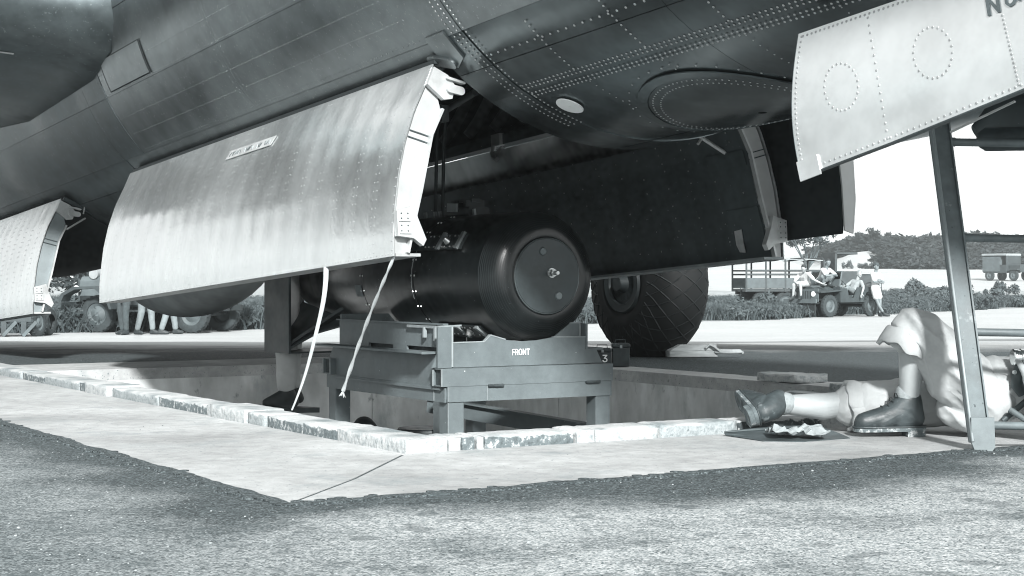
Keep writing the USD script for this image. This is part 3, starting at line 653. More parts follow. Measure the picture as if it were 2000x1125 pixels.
# dark seam under the fuselage skin along the near hinge
plane.part('hinge_seal', beam(ac([-1.003, 6.84, -1.083]), ac([-1.003, 11.24, -1.083]), .05, .02, AX_C), M_GAP, False)
for b, c in ((6.72, -.5),):
    for s in (-1, 1):
        P0 = cyl(s * 44.5, 6.70, FR + .02); plane.part('hinge_bracket', [prism(sg.Polygon([(-.09, -.1), (.08, -.1), (.1, .02), (.02, .1), (-.08, .06)]), cyl(s * 44.0, 6.735, FR + .004), AX_B, np.cross(cyl_n(s * 44.), AX_B), .012), prism(sg.LineString([(0, 0), (.12, -.05)]).buffer(.028), cyl(s * 41.5, 6.76, FR + .012), AX_B, np.cross(cyl_n(s * 41.5), AX_B), .02)], M_ALU, False)
# stencilled placard on the near door
i0, i1 = 3.1, 4.6
ll = lambda i, b, o=.004: ac(np.array([np.interp(i, np.arange(26), dA), b, np.interp(i, np.arange(26), dC)]) + dN[int(i)] * o)
bl = [ray_a(x, y, -1.10)[1] for x, y in ((450, 288), (538, 252))]
P = np.array([[ll(i0, b, .007) for b in np.linspace(*bl, 5)], [ll(i1, b + .03, .007) for b in np.linspace(*bl, 5)]])
pl = plane.part('placard', sheet(P, .004, dN[3] @ AMAT), look('placard_metal', .62, .5, metal=.4), False, parent=near, label='narrow pale stencilled placard')
strokes = []
for k in range(26):
    if k in (7, 8, 15, 16, 21): continue
    b = bl[0] + (bl[1] - bl[0]) * (0.06 + 0.034 * k); a0 = ll(i0 + .35 + .2 * RNG.random(), b, .009); a1 = ll(i1 - .35, b + .018 * RNG.uniform(-.6, 1.4), .009); strokes.append(beam(a0, a1, .004, .003, dN[3] @ AMAT))
plane.part('worn_lettering', strokes, M_ALU, False, parent=near, kind='stuff')

# rear bay door and the radome between the bays
rear, _, _, _ = door(-1, 12.95, 17.3, 'rear bomb bay door seen edge on at left', rm=look('dull_rib_paint', .22, .55, var=.12, scale=9))
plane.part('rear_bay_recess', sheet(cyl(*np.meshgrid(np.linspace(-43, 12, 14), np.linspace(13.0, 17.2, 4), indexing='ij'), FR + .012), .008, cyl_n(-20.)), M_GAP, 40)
plane.part('rear_bay_recess', beam(ac([-1.02, 12.95, -1.1]), ac([-0.45, 12.95, -1.36]), .03, .03, AX_B), M_BAY, False)
plane.part('static_line', [tube([ac(ray_b(167, 391, 12.9)), ac(ray_b(163, 418, 12.9))], .006, 6), tube([ac(ray_b(167, 426, 12.9)), ac(ray_b(130, 448, 12.9))], .008, 6)], M_RIB, 40)
g = np.linspace(0, np.pi / 2, 12)
rd = lathe([(0.62 * math.sin(t) if t < 1.5707 else .62, .50 * math.cos(t) + 0.001) for t in g], (0, 0, 0), (0, 0, -1), 40)
rd.vertices[:, 1] *= 3.0
rd2 = lathe([(-.35, .46), (0, .46)], (0, 0, 0), (0, 0, -1), 40); rd2.vertices[:, 1] *= 3.05
rd = trimesh.util.concatenate([rd, rd2]); rd.vertices = ac(rd.vertices + [0.0, 12.85, -1.43])
plane.part('radome', rd, look('radome_paint', .36, .4, var=.25, scale=5, blot=.3), 50, label='dark bulging radome under the belly')

# wings with their root fillets, inboard nacelles, main wheel
def wing(s):
    sec = np.array([(0, 0), (.02, .045), (.08, .09), (.2, .125), (.4, .125), (.7, .07), (1, .004), (1, -.004), (.7, -.035), (.4, -.062), (.2, -.068), (.08, -.055), (.02, -.03)])
    root = np.array([(0, 0), (.0, .25), (.4, .6), (1.2, .8), (2.4, .8), (4.2, .5), (6.0, .03), (6.0, -.03), (4.2, -.36), (2.4, -.50), (.75, -.46), (.22, -.36), (.03, -.2)])
    st = [(0.5, 10.28, -1), (1.38, 10.28, -1), (1.62, 10.42, -.8), (2.3, 10.55, 5.1, .0), (6, 11.0, 4.4, .25), (12, 11.9, 3.2, .8), (20, 13.0, 1.7, 1.5)]
    P = []
    for a, b0, *r in st:
        P.append([(s * a, b0 + x, -.04 + z * (1 if r[0] == -1 else .85)) for x, z in root] if r[0] < 0 else [(s * a, b0 + r[0] * x, r[1] + r[0] * z) for x, z in sec])
    P = np.array(P)
    n, m = P.shape[:2]; v = P.reshape(-1, 3); f = quads(n, m, True); f = np.vstack([f, [[(n - 1) * m, (n - 1) * m + k, (n - 1) * m + k + 1] for k in range(1, m - 1)]])
    t = T(ac(v), f); t.fix_normals()
    return plane.part('wing', t, M_WING, 40)


for s in (-1, 1):
    w = wing(s)
    nac = lathe([(-3.0, .05), (-2.95, .5), (-2.6, .72), (-1.8, .8), (0, .82), (2, .74), (4, .45), (5.2, .1)], ac([s * 4.6, 11.0, -.05]), AX_B, 32); plane.part('nacelle', nac, M_ALU, 40)
for k, s in enumerate((1.0,)):
    rows = [tube([ac(p) for p in q], .006, 5) for q in ([(-1.9, 11.0, -.36), (-7, 11.6, .1)], [(-1.9, 11.5, -.42), (-7, 12.2, .06)])]
    plane.part('wing_panel_seam', rows, M_RIB, False)
WC = SU(8.235, 11.25); WR = 0.65
hub = np.array([WC[0], WC[1], WR - 0.03 + ground_z(WC[0], WC[1])]); AXL = np.array([*S2, 0.0])
mw = plane.part('main_wheel', lathe([(-.02, .03), (-.02, .15), (.0, .22), (.02, .25), (.05, .26), (.45, .26)], hub - AXL * .22, AXL, 48), M_STEEL_D, 40)
tyre = [(-.02, .255), (-.04, .29), (-.04, .36), (.0, .50), (.05, .58), (.13, .63), (.24, WR), (.35, .63), (.43, .58), (.48, .50), (.52, .36), (.52, .29), (.49, .255)]
M_TYRE = look('aircraft_tyre', 0.008, 0.75, var=0.3, scale=20, blot=0.3, bscale=5, bump=0.2)
ty = plane.part('tyre', lathe(tyre, hub - AXL * .22, AXL, 72), M_TYRE, 40, parent=mw)
# diamond tread: raised ribs wound both ways over tread and shoulders
F = frame(AXL); rib = []; tp = np.array(tyre[2:11]); dd = np.r_[0, np.cumsum(np.linalg.norm(np.diff(tp, axis=0), axis=1))]; dd /= dd[-1]
for hand in (-1, 1):
    for k in range(26):
        pts = []
        for t in np.linspace(0.0, 1.0, 13):
            x, r = np.interp(t, dd, tp[:, 0]), np.interp(t, dd, tp[:, 1]) + .002; a = k * 2 * np.pi / 26 + hand * (t - .5) * 1.05
            pts.append(hub - AXL * .22 + F[2] * x + r * (math.cos(a) * F[0] + math.sin(a) * F[1]))
        rib.append(tube(pts, .0065, 4))
plane.part('tread_ribs', rib, look('tread_edge', 0.015, 0.75), False, parent=mw, kind='stuff')
plane.part('wheel_rim', [lathe([(-.03, .17), (-.045, .18), (-.045, .225), (-.05, .24), (-.03, .256)], hub - AXL * .22, AXL, 48), lathe([(-.09, .001), (-.09, .06), (-.02, .08), (-.02, .16)], hub - AXL * .22, AXL, 32)], look('wheel_metal', 0.03, 0.5, metal=0.2), 40, parent=mw)
plane.part('gear_leg', tube([hub + AXL * .02 + [0, 0, .3], hub + AXL * .02 + [0, 0, 1.9]], .08, 16), M_STEEL_D, 40); plane.part('gear_axle', tube([hub, hub + AXL * .2], .07, 12), M_STEEL_D, 40)

# deflector panel ahead of the far door
D0 = [ray_a(x, y, 1.12) for x, y in ((1530, 195), (1632, 200), (1632, 338), (1631, 452), (1535, 466))]
P = np.array([[[1.02, b, -1.05] for b in (6.42, 6.7, 7.0, 7.3)], [[1.10, b, -1.4] for b in (6.42, 6.7, 7.0, 7.3)], [[1.13, b, -1.65] for b in (6.42, 6.7, 7.0, 7.3)], [[1.13, b, -1.90] for b in (6.44, 6.7, 7.0, 7.3)]])
dfl = plane.part('deflector_panel', sheet(ac(P), .01, -AX_A), M_GAP, 40, label='black deflector panel hanging ahead of the far door')
plane.part('deflector_rib', prism(sg.Polygon([(1.02, -1.05), (1.10, -1.4), (1.125, -1.65), (1.13, -1.885), (1.19, -1.90), (1.215, -1.72), (1.21, -1.5), (1.17, -1.2), (1.1, -1.05)]), ac([0, 6.425, 0]), AX_A, AX_C, .01), M_RIB, False, parent=dfl)

# nose gear door with its rivet circles and painted letters
TOP = [(3.12, -1.305), (3.7, -1.335), (4.09, -1.33), (4.63, -1.352)]; BOT = [(3.12, -1.665), (3.59, -1.74), (4.1, -1.82), (4.562, -1.885)]
bq = np.linspace(0, 1, 25); tq = np.linspace(0, 1, 15)
tb = np.interp(bq, [0, .43, .67, 1], [p[0] for p in TOP]); tc = np.interp(bq, [0, .43, .67, 1], [p[1] for p in TOP]); bb_ = np.interp(bq, [0, .37, .7, 1], [p[0] for p in BOT]); bc = np.interp(bq, [0, .37, .7, 1], [p[1] for p in BOT])


def nose_pt(i, t, o=0.0):
    """i: 0 fore to 1 aft, t: 0 hinge to 1 foot"""
    b = np.interp(i, bq, tb) * (1 - t) + np.interp(i, bq, bb_) * t + 0.02 * np.sin(t * np.pi); c = np.interp(i, bq, tc) * (1 - t) + np.interp(i, bq, bc) * t
    return ac(np.stack(np.broadcast_arrays(-0.735 - 0.075 * np.sin(np.minimum(t * 1.1, 1) * np.pi / 2) - o, b, c), -1))


ii, tt = np.meshgrid(bq, tq, indexing='ij')
M_NDOOR = look('nose_door_aluminium', .8, .34, metal=.75, var=.08, scale=5, blot=.24, bscale=2.2, bump=.2, bump_scale=4, dist=.008, rvar=.08)
nd = plane.part('nose_gear_door', sheet(nose_pt(ii, tt), .006, -AX_A), M_NDOOR, 40, label='bright nose wheel door with painted letters')
plane.part('inner_skin', sheet(nose_pt(ii * .98 + .01, tt * .97 + .015, -.05), .004, AX_A), M_BAY, 40, parent=nd)
plane.part('door_edge', [sheet(np.stack([nose_pt(1.0, tq, 0), nose_pt(.99, tq, -.05)], 0), .004), sheet(np.stack([nose_pt(bq, 1.0, 0), nose_pt(bq, .985, -.05)], 0), .004)], M_BAY, 40, parent=nd)
plane.part('corner_cap', sheet(nose_pt(*np.meshgrid(np.linspace(.93, 1.005, 5), np.linspace(.9, 1.035, 5), indexing='ij'), .006), .006, -AX_A), M_NDOOR, 40, parent=nd)


def from_px(px, py, it=40):
    i, t = .6, .5
    for _ in range(it):
        w = nose_pt(i, t) - EYE; d = ray(px, py); e = w / w[1] - d / d[1]
        J = np.stack([(lambda q: q / q[1])(nose_pt(i + 1e-4, t) - EYE) - w / w[1], (lambda q: q / q[1])(nose_pt(i, t + 1e-4) - EYE) - w / w[1]], -1)[[0, 2]] * 1e4
        st = np.linalg.solve(J, -e[[0, 2]]); i, t = i + st[0], t + st[1]
    return i, t


rp = [nose_pt(i, .97) for i in np.linspace(.02, .985, 56)] + [nose_pt(.985, t) for t in np.linspace(.03, .93, 26)] + [nose_pt(i, .03) for i in np.linspace(.02, .98, 70)]
for x0, y0, x1, y1 in ((1695, 35, 1734, 270), (1958, 30, 1990, 165)):
    for k in np.linspace(0, 1, 17): rp.append(nose_pt(*from_px(x0 + (x1 - x0) * k, y0 + (y1 - y0) * k)))
for xc, yc, rx, ry in ((1643, 170, 33, 46), (1822, 103, 38, 50)):
    for a in np.linspace(0, 2 * np.pi, 25)[:-1]: rp.append(nose_pt(*from_px(xc + rx * math.cos(a), yc + ry * math.sin(a))))
plane.part('rivets', rivets(np.array(rp), np.repeat([-AX_A], len(rp), 0), .0058), M_RIVL, False, parent=nd, kind='stuff')


def brush(px, w, name='painted_letter'):
    q = np.array(px, float); out = []
    for k in range(len(q) - 1):
        n = max(2, int(np.linalg.norm(q[k + 1] - q[k]) / 6)); out += [q[k] + (q[k + 1] - q[k]) * t for t in np.linspace(0, 1, n, endpoint=False)]
    q = np.array(out + [q[-1]]); d = np.gradient(q, axis=0); d /= np.linalg.norm(d, axis=1, keepdims=True); nr = np.stack([-d[:, 1], d[:, 0]], -1)
    P = np.array([[nose_pt(*from_px(*(p - n * w / 2)), .0035), nose_pt(*from_px(*(p + n * w / 2)), .0035)] for p, n in zip(q, nr)])
    plane.part(name, sheet(P, .002, -AX_A), M_INK, False, parent=nd)


brush([(1934, 31), (1928, -6)], 7); brush([(1929, -4), (1953, 23)], 6); brush([(1953, 24), (1948, -10)], 7)
brush([(1972, -16), (1966, -6), (1967, 6), (1974, 11), (1981, 6), (1985, -4), (1981, -15), (1973, -16)], 6)
brush([(1998, -16), (1992, 2)], 6)
# nose gear behind the door: drag strut and dark bay
p = at(1945, 270, 6.55); plane.part('drag_strut', tube([at(1912, 275, 6.55), at(1925, 272, 6.55), at(2150, 268, 6.3)], [.03, .048, .05], 14), M_STEEL_D, 40)
plane.part('nose_gear_fairing', tube([at(1905, 258, 6.8), at(1960, 225, 6.8), at(2150, 190, 6.6)], [.03, .10, .13], 14), M_BAY, 40)
plane.part('strut_lamp_bar', beam(at(1857, 258, 6.3), at(1982, 198, 6.1), .012, .006), M_RIB, False)
# ------------------------------------------------------------------ bomb, cradle and steel table in the pit
M_BLK = look('black_bomb_paint', 0.014, 0.30, var=0.25, scale=6, blot=0.3, bscale=2.0, bump=0.08, bump_scale=18, dist=0.004, spec=0.5, rvar=0.08, specks=(90, 0.75, 0.3))
M_BLK2 = look('black_plate', 0.035, 0.42, var=0.3, scale=14, blot=0.3, bscale=4, bump=0.1, specks=(80, 0.74, 0.3))
M_TAIL = look('tail_plate', 0.045, 0.5, var=0.25, scale=18, blot=0.2, bscale=5, bump=0.1)
M_CRA = look('cradle_grey_paint', 0.155, 0.55, metal=0.0, var=0.12, scale=16, blot=0.22, bscale=2.5, bump=0.16, bump_scale=70, stain=(5.0, 0.66, 0.11, 0.1), specks=(55, 0.75, 0.5))
M_EDGE = look('worn_cradle_edge', 0.27, 0.5, var=0.2, scale=20)
M_WELD = look('weld_scorch', 0.05, 0.7, var=0.4, scale=30)
M_WHT = look('white_stencil', 0.8, 0.7, var=0.05, stain=(60, 0.62, 0.4, 0.1))
M_BOLT = look('bright_bolt', 0.62, 0.3, metal=0.8, var=0.1)

BS, BZ, BU = 4.73, 0.66, 7.36                            # axis offset, height, nose face
bd = np.array([*U2, 0.0]); bo = SU(BS, BU, BZ); up = np.array([0, 0, 1.0]); sd = np.array([*S2, 0.0])
bomb = Thing('bomb', 'large black blunt nosed bomb lying in the steel cradle over the pit', 'bomb', SU(BS, BU + 1.4, 0.30))
R0 = 0.352
prof = [(0.0, 0.0), (0.0, .206), (.006, .212), (.004, .222)] + [(.004 + .15 * (1 - math.cos(t)), .222 + .130 * math.sin(t)) for t in np.linspace(.15, np.pi / 2, 14)]
# lathe turning marks on the rounded shoulder
prof2 = []
for k, (x, r) in enumerate(prof): prof2.append((x, r))
prof2 += [(.30, R0), (.86, R0), (.862, R0 - .008), (.874, R0 - .008), (.876, R0), (1.52, R0), (1.522, R0 - .008), (1.534, R0 - .008), (1.536, R0 - .004), (1.85, R0 - .008), (2.2, .31), (2.5, .26), (2.80, .22), (2.80, 0)]
body = bomb.part('casing', lathe(prof2, bo, bd, 96), M_BLK, 30)
tm = [lathe([(x - .0012, r + .0004), (x, r + .0016), (x + .0012, r + .0004)], bo, bd, 96) for x, r in [(.004 + .15 * (1 - math.cos(t)), .222 + .130 * math.sin(t)) for t in np.linspace(.3, 1.4, 13)]]
bomb.part('turning_marks', tm, M_BLK2, 40, kind='stuff', parent=body)
bomb.part('nose_plate', lathe([(-.004, .0), (-.004, .198), (-.002, .2)], bo, bd, 72), look('nose_plate_paint', 0.075, 0.42, var=0.2, scale=9, blot=0.35, bscale=5), 30)
bomb.part('plate_seam', lathe([(-.003, .2005), (-.006, .2035), (-.001, .2065)], bo, bd, 72), look('scored_seam', 0.2, 0.45, metal=0.4), 40)
fx = lambda px, py: (lambda o, d: o + d * (((bo - o) @ bd) / (d @ bd)))(EYE, ray(px, py))        # picture ray on the nose face
c0 = fx(1076, 533)
nb_ = bomb.part('nose_bolt', [lathe([(-.012, .0), (-.012, .026), (0, .028)], c0, bd, 24), lathe([(-.035, 0), (-.035, .02), (-.012, .022)], c0, bd, 6), lathe([(-.07, .0), (-.07, .010), (-.066, .013), (-.035, .013)], c0, bd, 16)], M_BOLT, 30, label='bright hexagonal nut and stud at the nose centre')
for x, y, v in ((1059, 491, .15), (1090, 578, .24)): bomb.part('nose_plug', lathe([(-.012, 0), (-.012, .018), (-.009, .021), (-.004, .0225)], fx(x, y), bd, 20), look('nose_plug_%d' % x, v, 0.4, metal=0.3), 30)
on = lambda al, ang, r=R0: bo + bd * al + r * (math.sin(ang) * -sd + math.cos(ang) * up)         # ang: 0 top, + towards the viewer's side
nr = lambda ang: math.sin(ang) * -sd + math.cos(ang) * up


def pad(al0, al1, a0, a1, lift, m, name, thick=.012, parent=None, label=None):
    A, L = np.meshgrid(np.linspace(a0, a1, 9), np.linspace(al0, al1, 3), indexing='ij'); P = np.array([[on(l, a, R0 + lift) for a, l in zip(ra, rl)] for ra, rl in zip(A, L)])
    return bomb.part(name, sheet(P, thick, nr((a0 + a1) / 2)), m, 40, parent=parent, label=label)


for al in (.868, 1.528):
    bomb.part('casing_bolt', [lathe([(-.006, 0), (-.006, .005), (.0, .007)], on(al + dx, t, R0 - .002), -nr(t), 8) for t in np.arange(-2.6, 2.7, .26) for dx in (-.018, .018)], M_BOLT, False, kind='stuff')
# sway pads with bright end bars
for a0, a1, l0, l1, tag_ in ((.88, 1.15, .36, 1.05, 0), (2.42, 2.70, .30, .78, 1)):
    pd = pad(l0, l1, a0, a1, .014, M_BLK2, 'sway_pad')
    for al in (l0 + .03, l0 + .24): bomb.part('pad_bar', beam(on(al, a0 - .01, R0 + .022), on(al, a1 + .01, R0 + .022), .03, .016, nr((a0 + a1) / 2)), M_BAY_L, False, parent=pd)
    q = on(l0 + .17, (a0 + a1) / 2, R0 + .014); bomb.part('pad_bolt', [lathe([(-.03, 0), (-.03, .012), (-.01, .02), (0, .024)], q, -nr((a0 + a1) / 2), 10)], M_BOLT, 40, parent=pd)
    bomb.part('pad_screws', [lathe([(-.006, 0), (-.004, .005), (0, .006)], on(al, a, R0 + .014), -nr(a), 7) for al in l0 + np.array([.08, .12, .18, .21, .30, .36, .40]) for a in (a0 + .04, a1 - .04)], M_BOLT, False, parent=pd, kind='stuff')
# hoist lug and fittings on top
lug = bomb.part('hoist_lug', [beam(on(.72, .0, R0 + .02), on(1.0, .0, R0 + .02), .14, .05, up, .01), beam(on(.76, .0, R0 + .062), on(.80, .0, R0 + .062), .12, .05, up), beam(on(.90, .0, R0 + .062), on(.94, .0, R0 + .062), .12, .05, up), beam(on(.75, 0, R0 + .085), on(.96, 0, R0 + .085), .06, .02, up)], M_BLK2, False)
bomb.part('lug_plate', beam(on(.84, .19, R0 + .05), on(.95, .19, R0 + .055), .012, .05, up), M_BAY_L, False, parent=lug)
for al in (.70, .76, 1.10, 1.16, 1.28): bomb.part('top_clip', beam(on(al, .12, R0 - .01), on(al, .12, R0 + .035), .014, .02, bd), M_BAY_L, False)
pad(1.54, 1.62, 1.72, 1.92, .004, look('pale_patch', 0.15, 0.6), 'side_plate', .006)
bomb.part('scratch', tube([on(.875 + .002 * k, 1.15 + .1 * k, R0 + .001) for k in range(9)], .0018, 4), M_BAY_L, False)
# tail: box fin with struts
TU = 2.42; tl = .40; hh = .43; hz = .5
for a in (np.pi / 4, 3 * np.pi / 4, 5 * np.pi / 4, 7 * np.pi / 4):
    q = lambda al, r: bo + bd * al + r * (math.sin(a) * -sd * 1.0 + math.cos(a) * up * 1.12)
    bomb.part('radial_fin', sheet(np.array([[q(1.75, .33), q(2.05, .33), q(2.40, .28), q(2.80, .22)], [q(1.95, .40), q(2.2, .46), q(2.42, .59), q(2.81, .59)]]), .012), M_TAIL, False)
fin = bomb.part('box_fin', [beam(bo + bd * TU + sd * x + up * 0, bo + bd * (TU + tl) + sd * x, .012, 2 * hz, up) for x in (-hh + .0, hh)] + [beam(bo + bd * TU + up * z, bo + bd * (TU + tl) + up * z, 2 * hh - .03, .012, up) for z in (-hz + .006, hz - .006)], M_TAIL, False)
for x in (-hh, hh): bomb.part('fin_edge', beam(bo + bd * (TU - .004) + sd * x - up * hz, bo + bd * (TU - .004) + sd * x + up * hz, .016, .01, bd), M_STEEL_D, False, parent=fin)
for sx in (-1, 1):
    for sz in (-1, 1): bomb.part('fin_strut', beam(on(1.9, sx * 2.2 if sz < 0 else sx * .9, .27), bo + bd * (TU + .05) + sd * -sx * (hh - .02) + up * sz * (hz - .05), .05, .02, up), M_TAIL, False)
bomb.part('fin_bolt', lathe([(-.006, 0), (-.005, .012), (0, .014)], bo + bd * (TU + .12) - sd * (hh + .004) + up * .23, sd, 10), M_BOLT, 30, parent=fin)

# steel cradle carrying the bomb
cra = Thing('bomb_cradle', 'grey welded steel cradle with white stencilled lettering under the bomb', 'cradle', SU(4.6, 8.0, 0.1))
FU, RU = 7.36, 8.66                                     # front and rear plates
zc = lambda py, u=FU, px=1000: None
# front plate with its saddle cut-out: outline in (s, z)
fp = sg.Polygon([(4.06, .186), (4.06, .312), (4.33, .314), (4.368, .348), (4.40, .340), (4.46, .323), (4.55, .313), (4.66, .317), (4.76, .331), (4.967, .328), (4.967, .186)])
cra.part('front_plate', prism(fp, SU(0, FU), sd, up, .016), M_CRA, False)
for a, z0, b, z1 in ((4.13, .314, 4.33, .316), (4.33, .316, 4.368, .350), (4.368, .350, 4.46, .325), (4.76, .333, 4.967, .330)): cra.part('plate_edge', beam(SU(a, FU - .009, z0), SU(b, FU - .009, z1), .02, .006, up), M_EDGE, False)
rp_ = sg.box(4.13, .186, 4.97, .44).difference(sg.Point(BS, BZ).buffer(R0 + .012, 48))
cra.part('rear_plate', prism(rp_, SU(0, RU), sd, up, .016), M_CRA, False)
cra.part('corner_plate', prism(sg.box(4.045, .186, 4.13, .397), SU(0, FU - .018), sd, up, .014), M_CRA, False)
cra.part('corner_edge', beam(SU(4.132, FU - .03, .19), SU(4.132, FU - .03, .397), .010, .008, up), M_EDGE, False); cra.part('corner_edge', beam(SU(4.045, FU - .03, .399), SU(4.20, FU - .0, .402), .01, .008, up), M_EDGE, False)
cra.part('corner_plate', prism(sg.Polygon([(4.80, .33), (4.967, .33), (4.967, .402), (4.90, .402)]), SU(0, FU + .05), sd, up, .012), M_CRA, False)
cra.part('corner_edge', beam(SU(4.97, FU + .04, .28), SU(4.97, FU + .04, .402), .01, .008, up), M_EDGE, False); cra.part('corner_edge', beam(SU(4.90, FU + .045, .404), SU(4.967, FU + .045, .404), .01, .008, up), M_EDGE, False)
# inner side plate with two slots and a small bracket
sp = sg.box(FU, .19, RU, .402).difference(so.unary_union([sg.box(7.42, .235, 7.82, .285), sg.box(7.98, .25, 8.28, .285)]))
exU = bd
cra.part('side_plate', prism(sp, SU(4.125, 0), exU, up, .014), M_CRA, False); cra.part('side_plate', prism(sp, SU(4.98, 0), exU, up, .014), M_CRA, False)
cra.part('slot_backing', su_box(4.16, 4.17, 7.40, 8.4, .2, .3), M_WELD, False)
cra.part('bracket', [beam(SU(4.11, 7.46, .392), SU(4.11, 7.78, .392), .012, .014, up), beam(SU(4.105, 7.58, .39), SU(4.105, 7.58, .335), .02, .012, bd), beam(SU(4.105, 7.46, .39), SU(4.105, 7.46, .32), .02, .014, bd)], M_EDGE, False)
cra.part('top_rail', beam(SU(4.12, RU, .408), SU(4.12, FU + .02, .408), .03, .008, up), M_CRA, False)
# outer channel rails with slanted gussets
for s0, sg_ in ((4.078, -1), (5.02, 1)):
    r0 = cra.part('side_rail', [prism(sg.Polygon([(FU + .06, .255), (FU - .01, .19), (FU - .01, .186), (RU + .03, .186), (RU + .03, .20), (RU - .02, .255)]), SU(s0, 0), exU, up, .012), beam(SU(s0 + sg_ * .045, FU + .03, .262), SU(s0 + sg_ * .045, RU + .05, .262), .10, .012, up, .003)], M_CRA, False)
    cra.part('rail_web', beam(SU(s0 - sg_ * .005, FU + .03, .14), SU(s0 - sg_ * .005, RU, .14), .012, .10, up), M_CRA, False, parent=r0)
    cra.part('gusset', prism(sg.Polygon([(s0 + sg_ * -.004, .262), (s0 + sg_ * -.004 + (-.0), .19), (s0 + sg_ * .055, .187), (s0 + sg_ * .02, .262)]) if sg_ < 0 else sg.Polygon([(4.972, .187), (5.085, .187), (5.045, .262), (4.972, .262)]), SU(0, FU + .005), sd, up, .012), M_CRA, False)
cra.part('rail_fold', beam(SU(4.85, FU - .003, .19), SU(4.965, FU - .003, .27), .008, .005, up), M_WELD, False)
# box beams across, front and rear, with open ends
for u in (FU - .03, RU):
    s0, s1 = 4.045, 5.105
    cra.part('box_beam', [su_box(s0, s1, u - .05, u - .044, .092, .184), su_box(s0, s1, u + .044, u + .05, .092, .184), su_box(s0, s1, u - .0439, u + .0439, .092, .098), su_box(s0, s1, u - .0439, u + .0439, .178, .184)], M_CRA, False)
    cra.part('beam_end', su_box(s0 + .012, s0 + .02, u - .0435, u + .0435, .099, .177), M_WELD, False)
    for du in (-.047, .047): cra.part('beam_lip', beam(SU(s0 - .003, u + du, .093), SU(s0 - .003, u + du, .183), .006, .006, bd), M_EDGE, False)
tm_ = meshkit.text_mesh('FRONT', .031, .0015, True)
v = tm_.vertices.copy(); v[:, 0] *= .112 / v[:, 0].max()
tm_.vertices = SU(4.497, FU - .0178, .242) + v[:, :1] * sd + v[:, 1:2] * up - v[:, 2:] * bd
for x in (.031, .066, .105): pass
cra.part('stencilled_lettering', tm_, M_WHT, False, label='white letters FRONT')

# steel table standing on the pit floor
tab = Thing('steel_table', 'grey steel table with thick legs standing on the pit floor under the cradle', 'table', SU(4.6, 8.0, -1.5))
FB, RB, SL, SR = FU - .045, RU + .02, 4.075, 5.095
tab.part('front_beam', [su_box(SL, SR, FB - .035, FB - .025, .012, .0905), su_box(SL + .01, SR, FB - .0249, FB + .05, .012, .022), su_box(SL + .01, SR, FB - .0249, FB + .05, .081, .0905)], M_CRA, False)
tab.part('rear_beam', su_box(SL, SR, RB - .05, RB + .05, .012, .0905), M_CRA, False)
for s0, q in ((SL, -1), (SR, 1)):
    tab.part('side_beam', [su_box(s0 - .005 + q * .005, s0 + .005 + q * .005, FB - .022, RB - .052, .01, .09), beam(SU(s0 - q * .02, FB, .0775), SU(s0 - q * .02, RB - .06, .0775), .085, .011, up), ], M_CRA, False)
tab.part('weld_seam', [beam(SU(s, FB - .0365, .014), SU(s, FB - .0365, .09), .005, .004, sd) for s in (4.08, 4.31)] + [beam(SU(SL - .0115, FB + .09, .014), SU(SL - .0115, FB + .09, .09), .004, .005, bd)], M_EDGE, False)
for s in (4.36, 4.97): tab.part('scorched_weld', [rough(s - .05, s + .05, FB - .05, FB - .034, .083, .097, .004, int(s * 10), .012, 40)], M_WELD, 40)
for s, u in ((SL + .055, FB + .02), (SR - .05, FB + .02), (SL + .05, RB - .02), (SR - .05, RB - .02)):
    tab.part('leg', [beam(SU(s, u, -1.5), SU(s, u, .0118), .095, .095, bd, .004)], M_CRA, False)
tab.part('leg_lip', beam(SU(SL + .0065, FB - .0285, -1.4), SU(SL + .0065, FB - .0285, .01), .004, .004, bd), M_EDGE, False)
tab.part('cross_brace', [beam(SU(SL + .6, RB - .08, -.06), SU(SR + .05, FB + .2, -.17), .07, .008, up), beam(SU(SL + .6, RB - .08, -.11), SU(SR + .05, FB + .2, -.22), .008, .09, up)], M_CRA, False)
tab.part('inner_post', beam(SU(4.62, 8.3, -1.5), SU(4.62, 8.3, .01), .09, .09, bd), M_CRA, False)
tab.part('lower_brace', beam(SU(SL + .05, FB + .06, -.9), SU(SL + .05, RB - .06, -.9), .05, .08, up), M_CRA, False)
# ------------------------------------------------------------------ people
M_SKIN = look('skin', 0.36, 0.55, var=0.08, scale=14, blot=0.14, bscale=6, bump=0.1, bump_scale=120)
M_SKIN_T = look('tanned_skin', 0.2, 0.55, var=0.1, scale=14, blot=0.15, bscale=6, bump=0.1, bump_scale=120)
M_HAIR = look('dark_hair', 0.03, 0.6, var=0.3, scale=60); M_HAIR_G = look('fair_hair', 0.3, 0.6, var=0.3, scale=60)
M_KHAKI = look('pale_khaki_cloth', 0.4, 0.9, var=0.06, scale=30, blot=0.12, bscale=5, bump=0.35, bump_scale=90, dist=0.003)
M_SHIRT_W = look('white_cotton', 0.52, 0.9, var=0.06, scale=20, blot=0.15, bscale=6, bump=0.3)
M_SHIRT_G = look('grey_cotton', 0.3, 0.9, var=0.1, scale=20, blot=0.2, bscale=6, bump=0.3)
M_DARKC = look('dark_cloth', 0.07, 0.9, var=0.25, scale=16, blot=0.3, bscale=4, bump=0.3)
M_TROU_G = look('grey_trousers', 0.22, 0.9, var=0.15, scale=16, blot=0.25, bscale=4, bump=0.3)
M_BOOT = look('worn_brown_boot', 0.06, 0.5, var=0.3, scale=22, blot=0.4, bscale=7, bump=0.3, bump_scale=50, dist=0.003, stain=(14, 0.62, 0.26, 0.14))
M_BOOT_B = look('dark_boot', 0.035, 0.55, var=0.3, scale=22, bump=0.2)
M_SOLE = look('dusty_sole', 0.12, 0.85, var=0.4, scale=30, bump=0.5, stain=(30, 0.55, 0.4, 0.1))
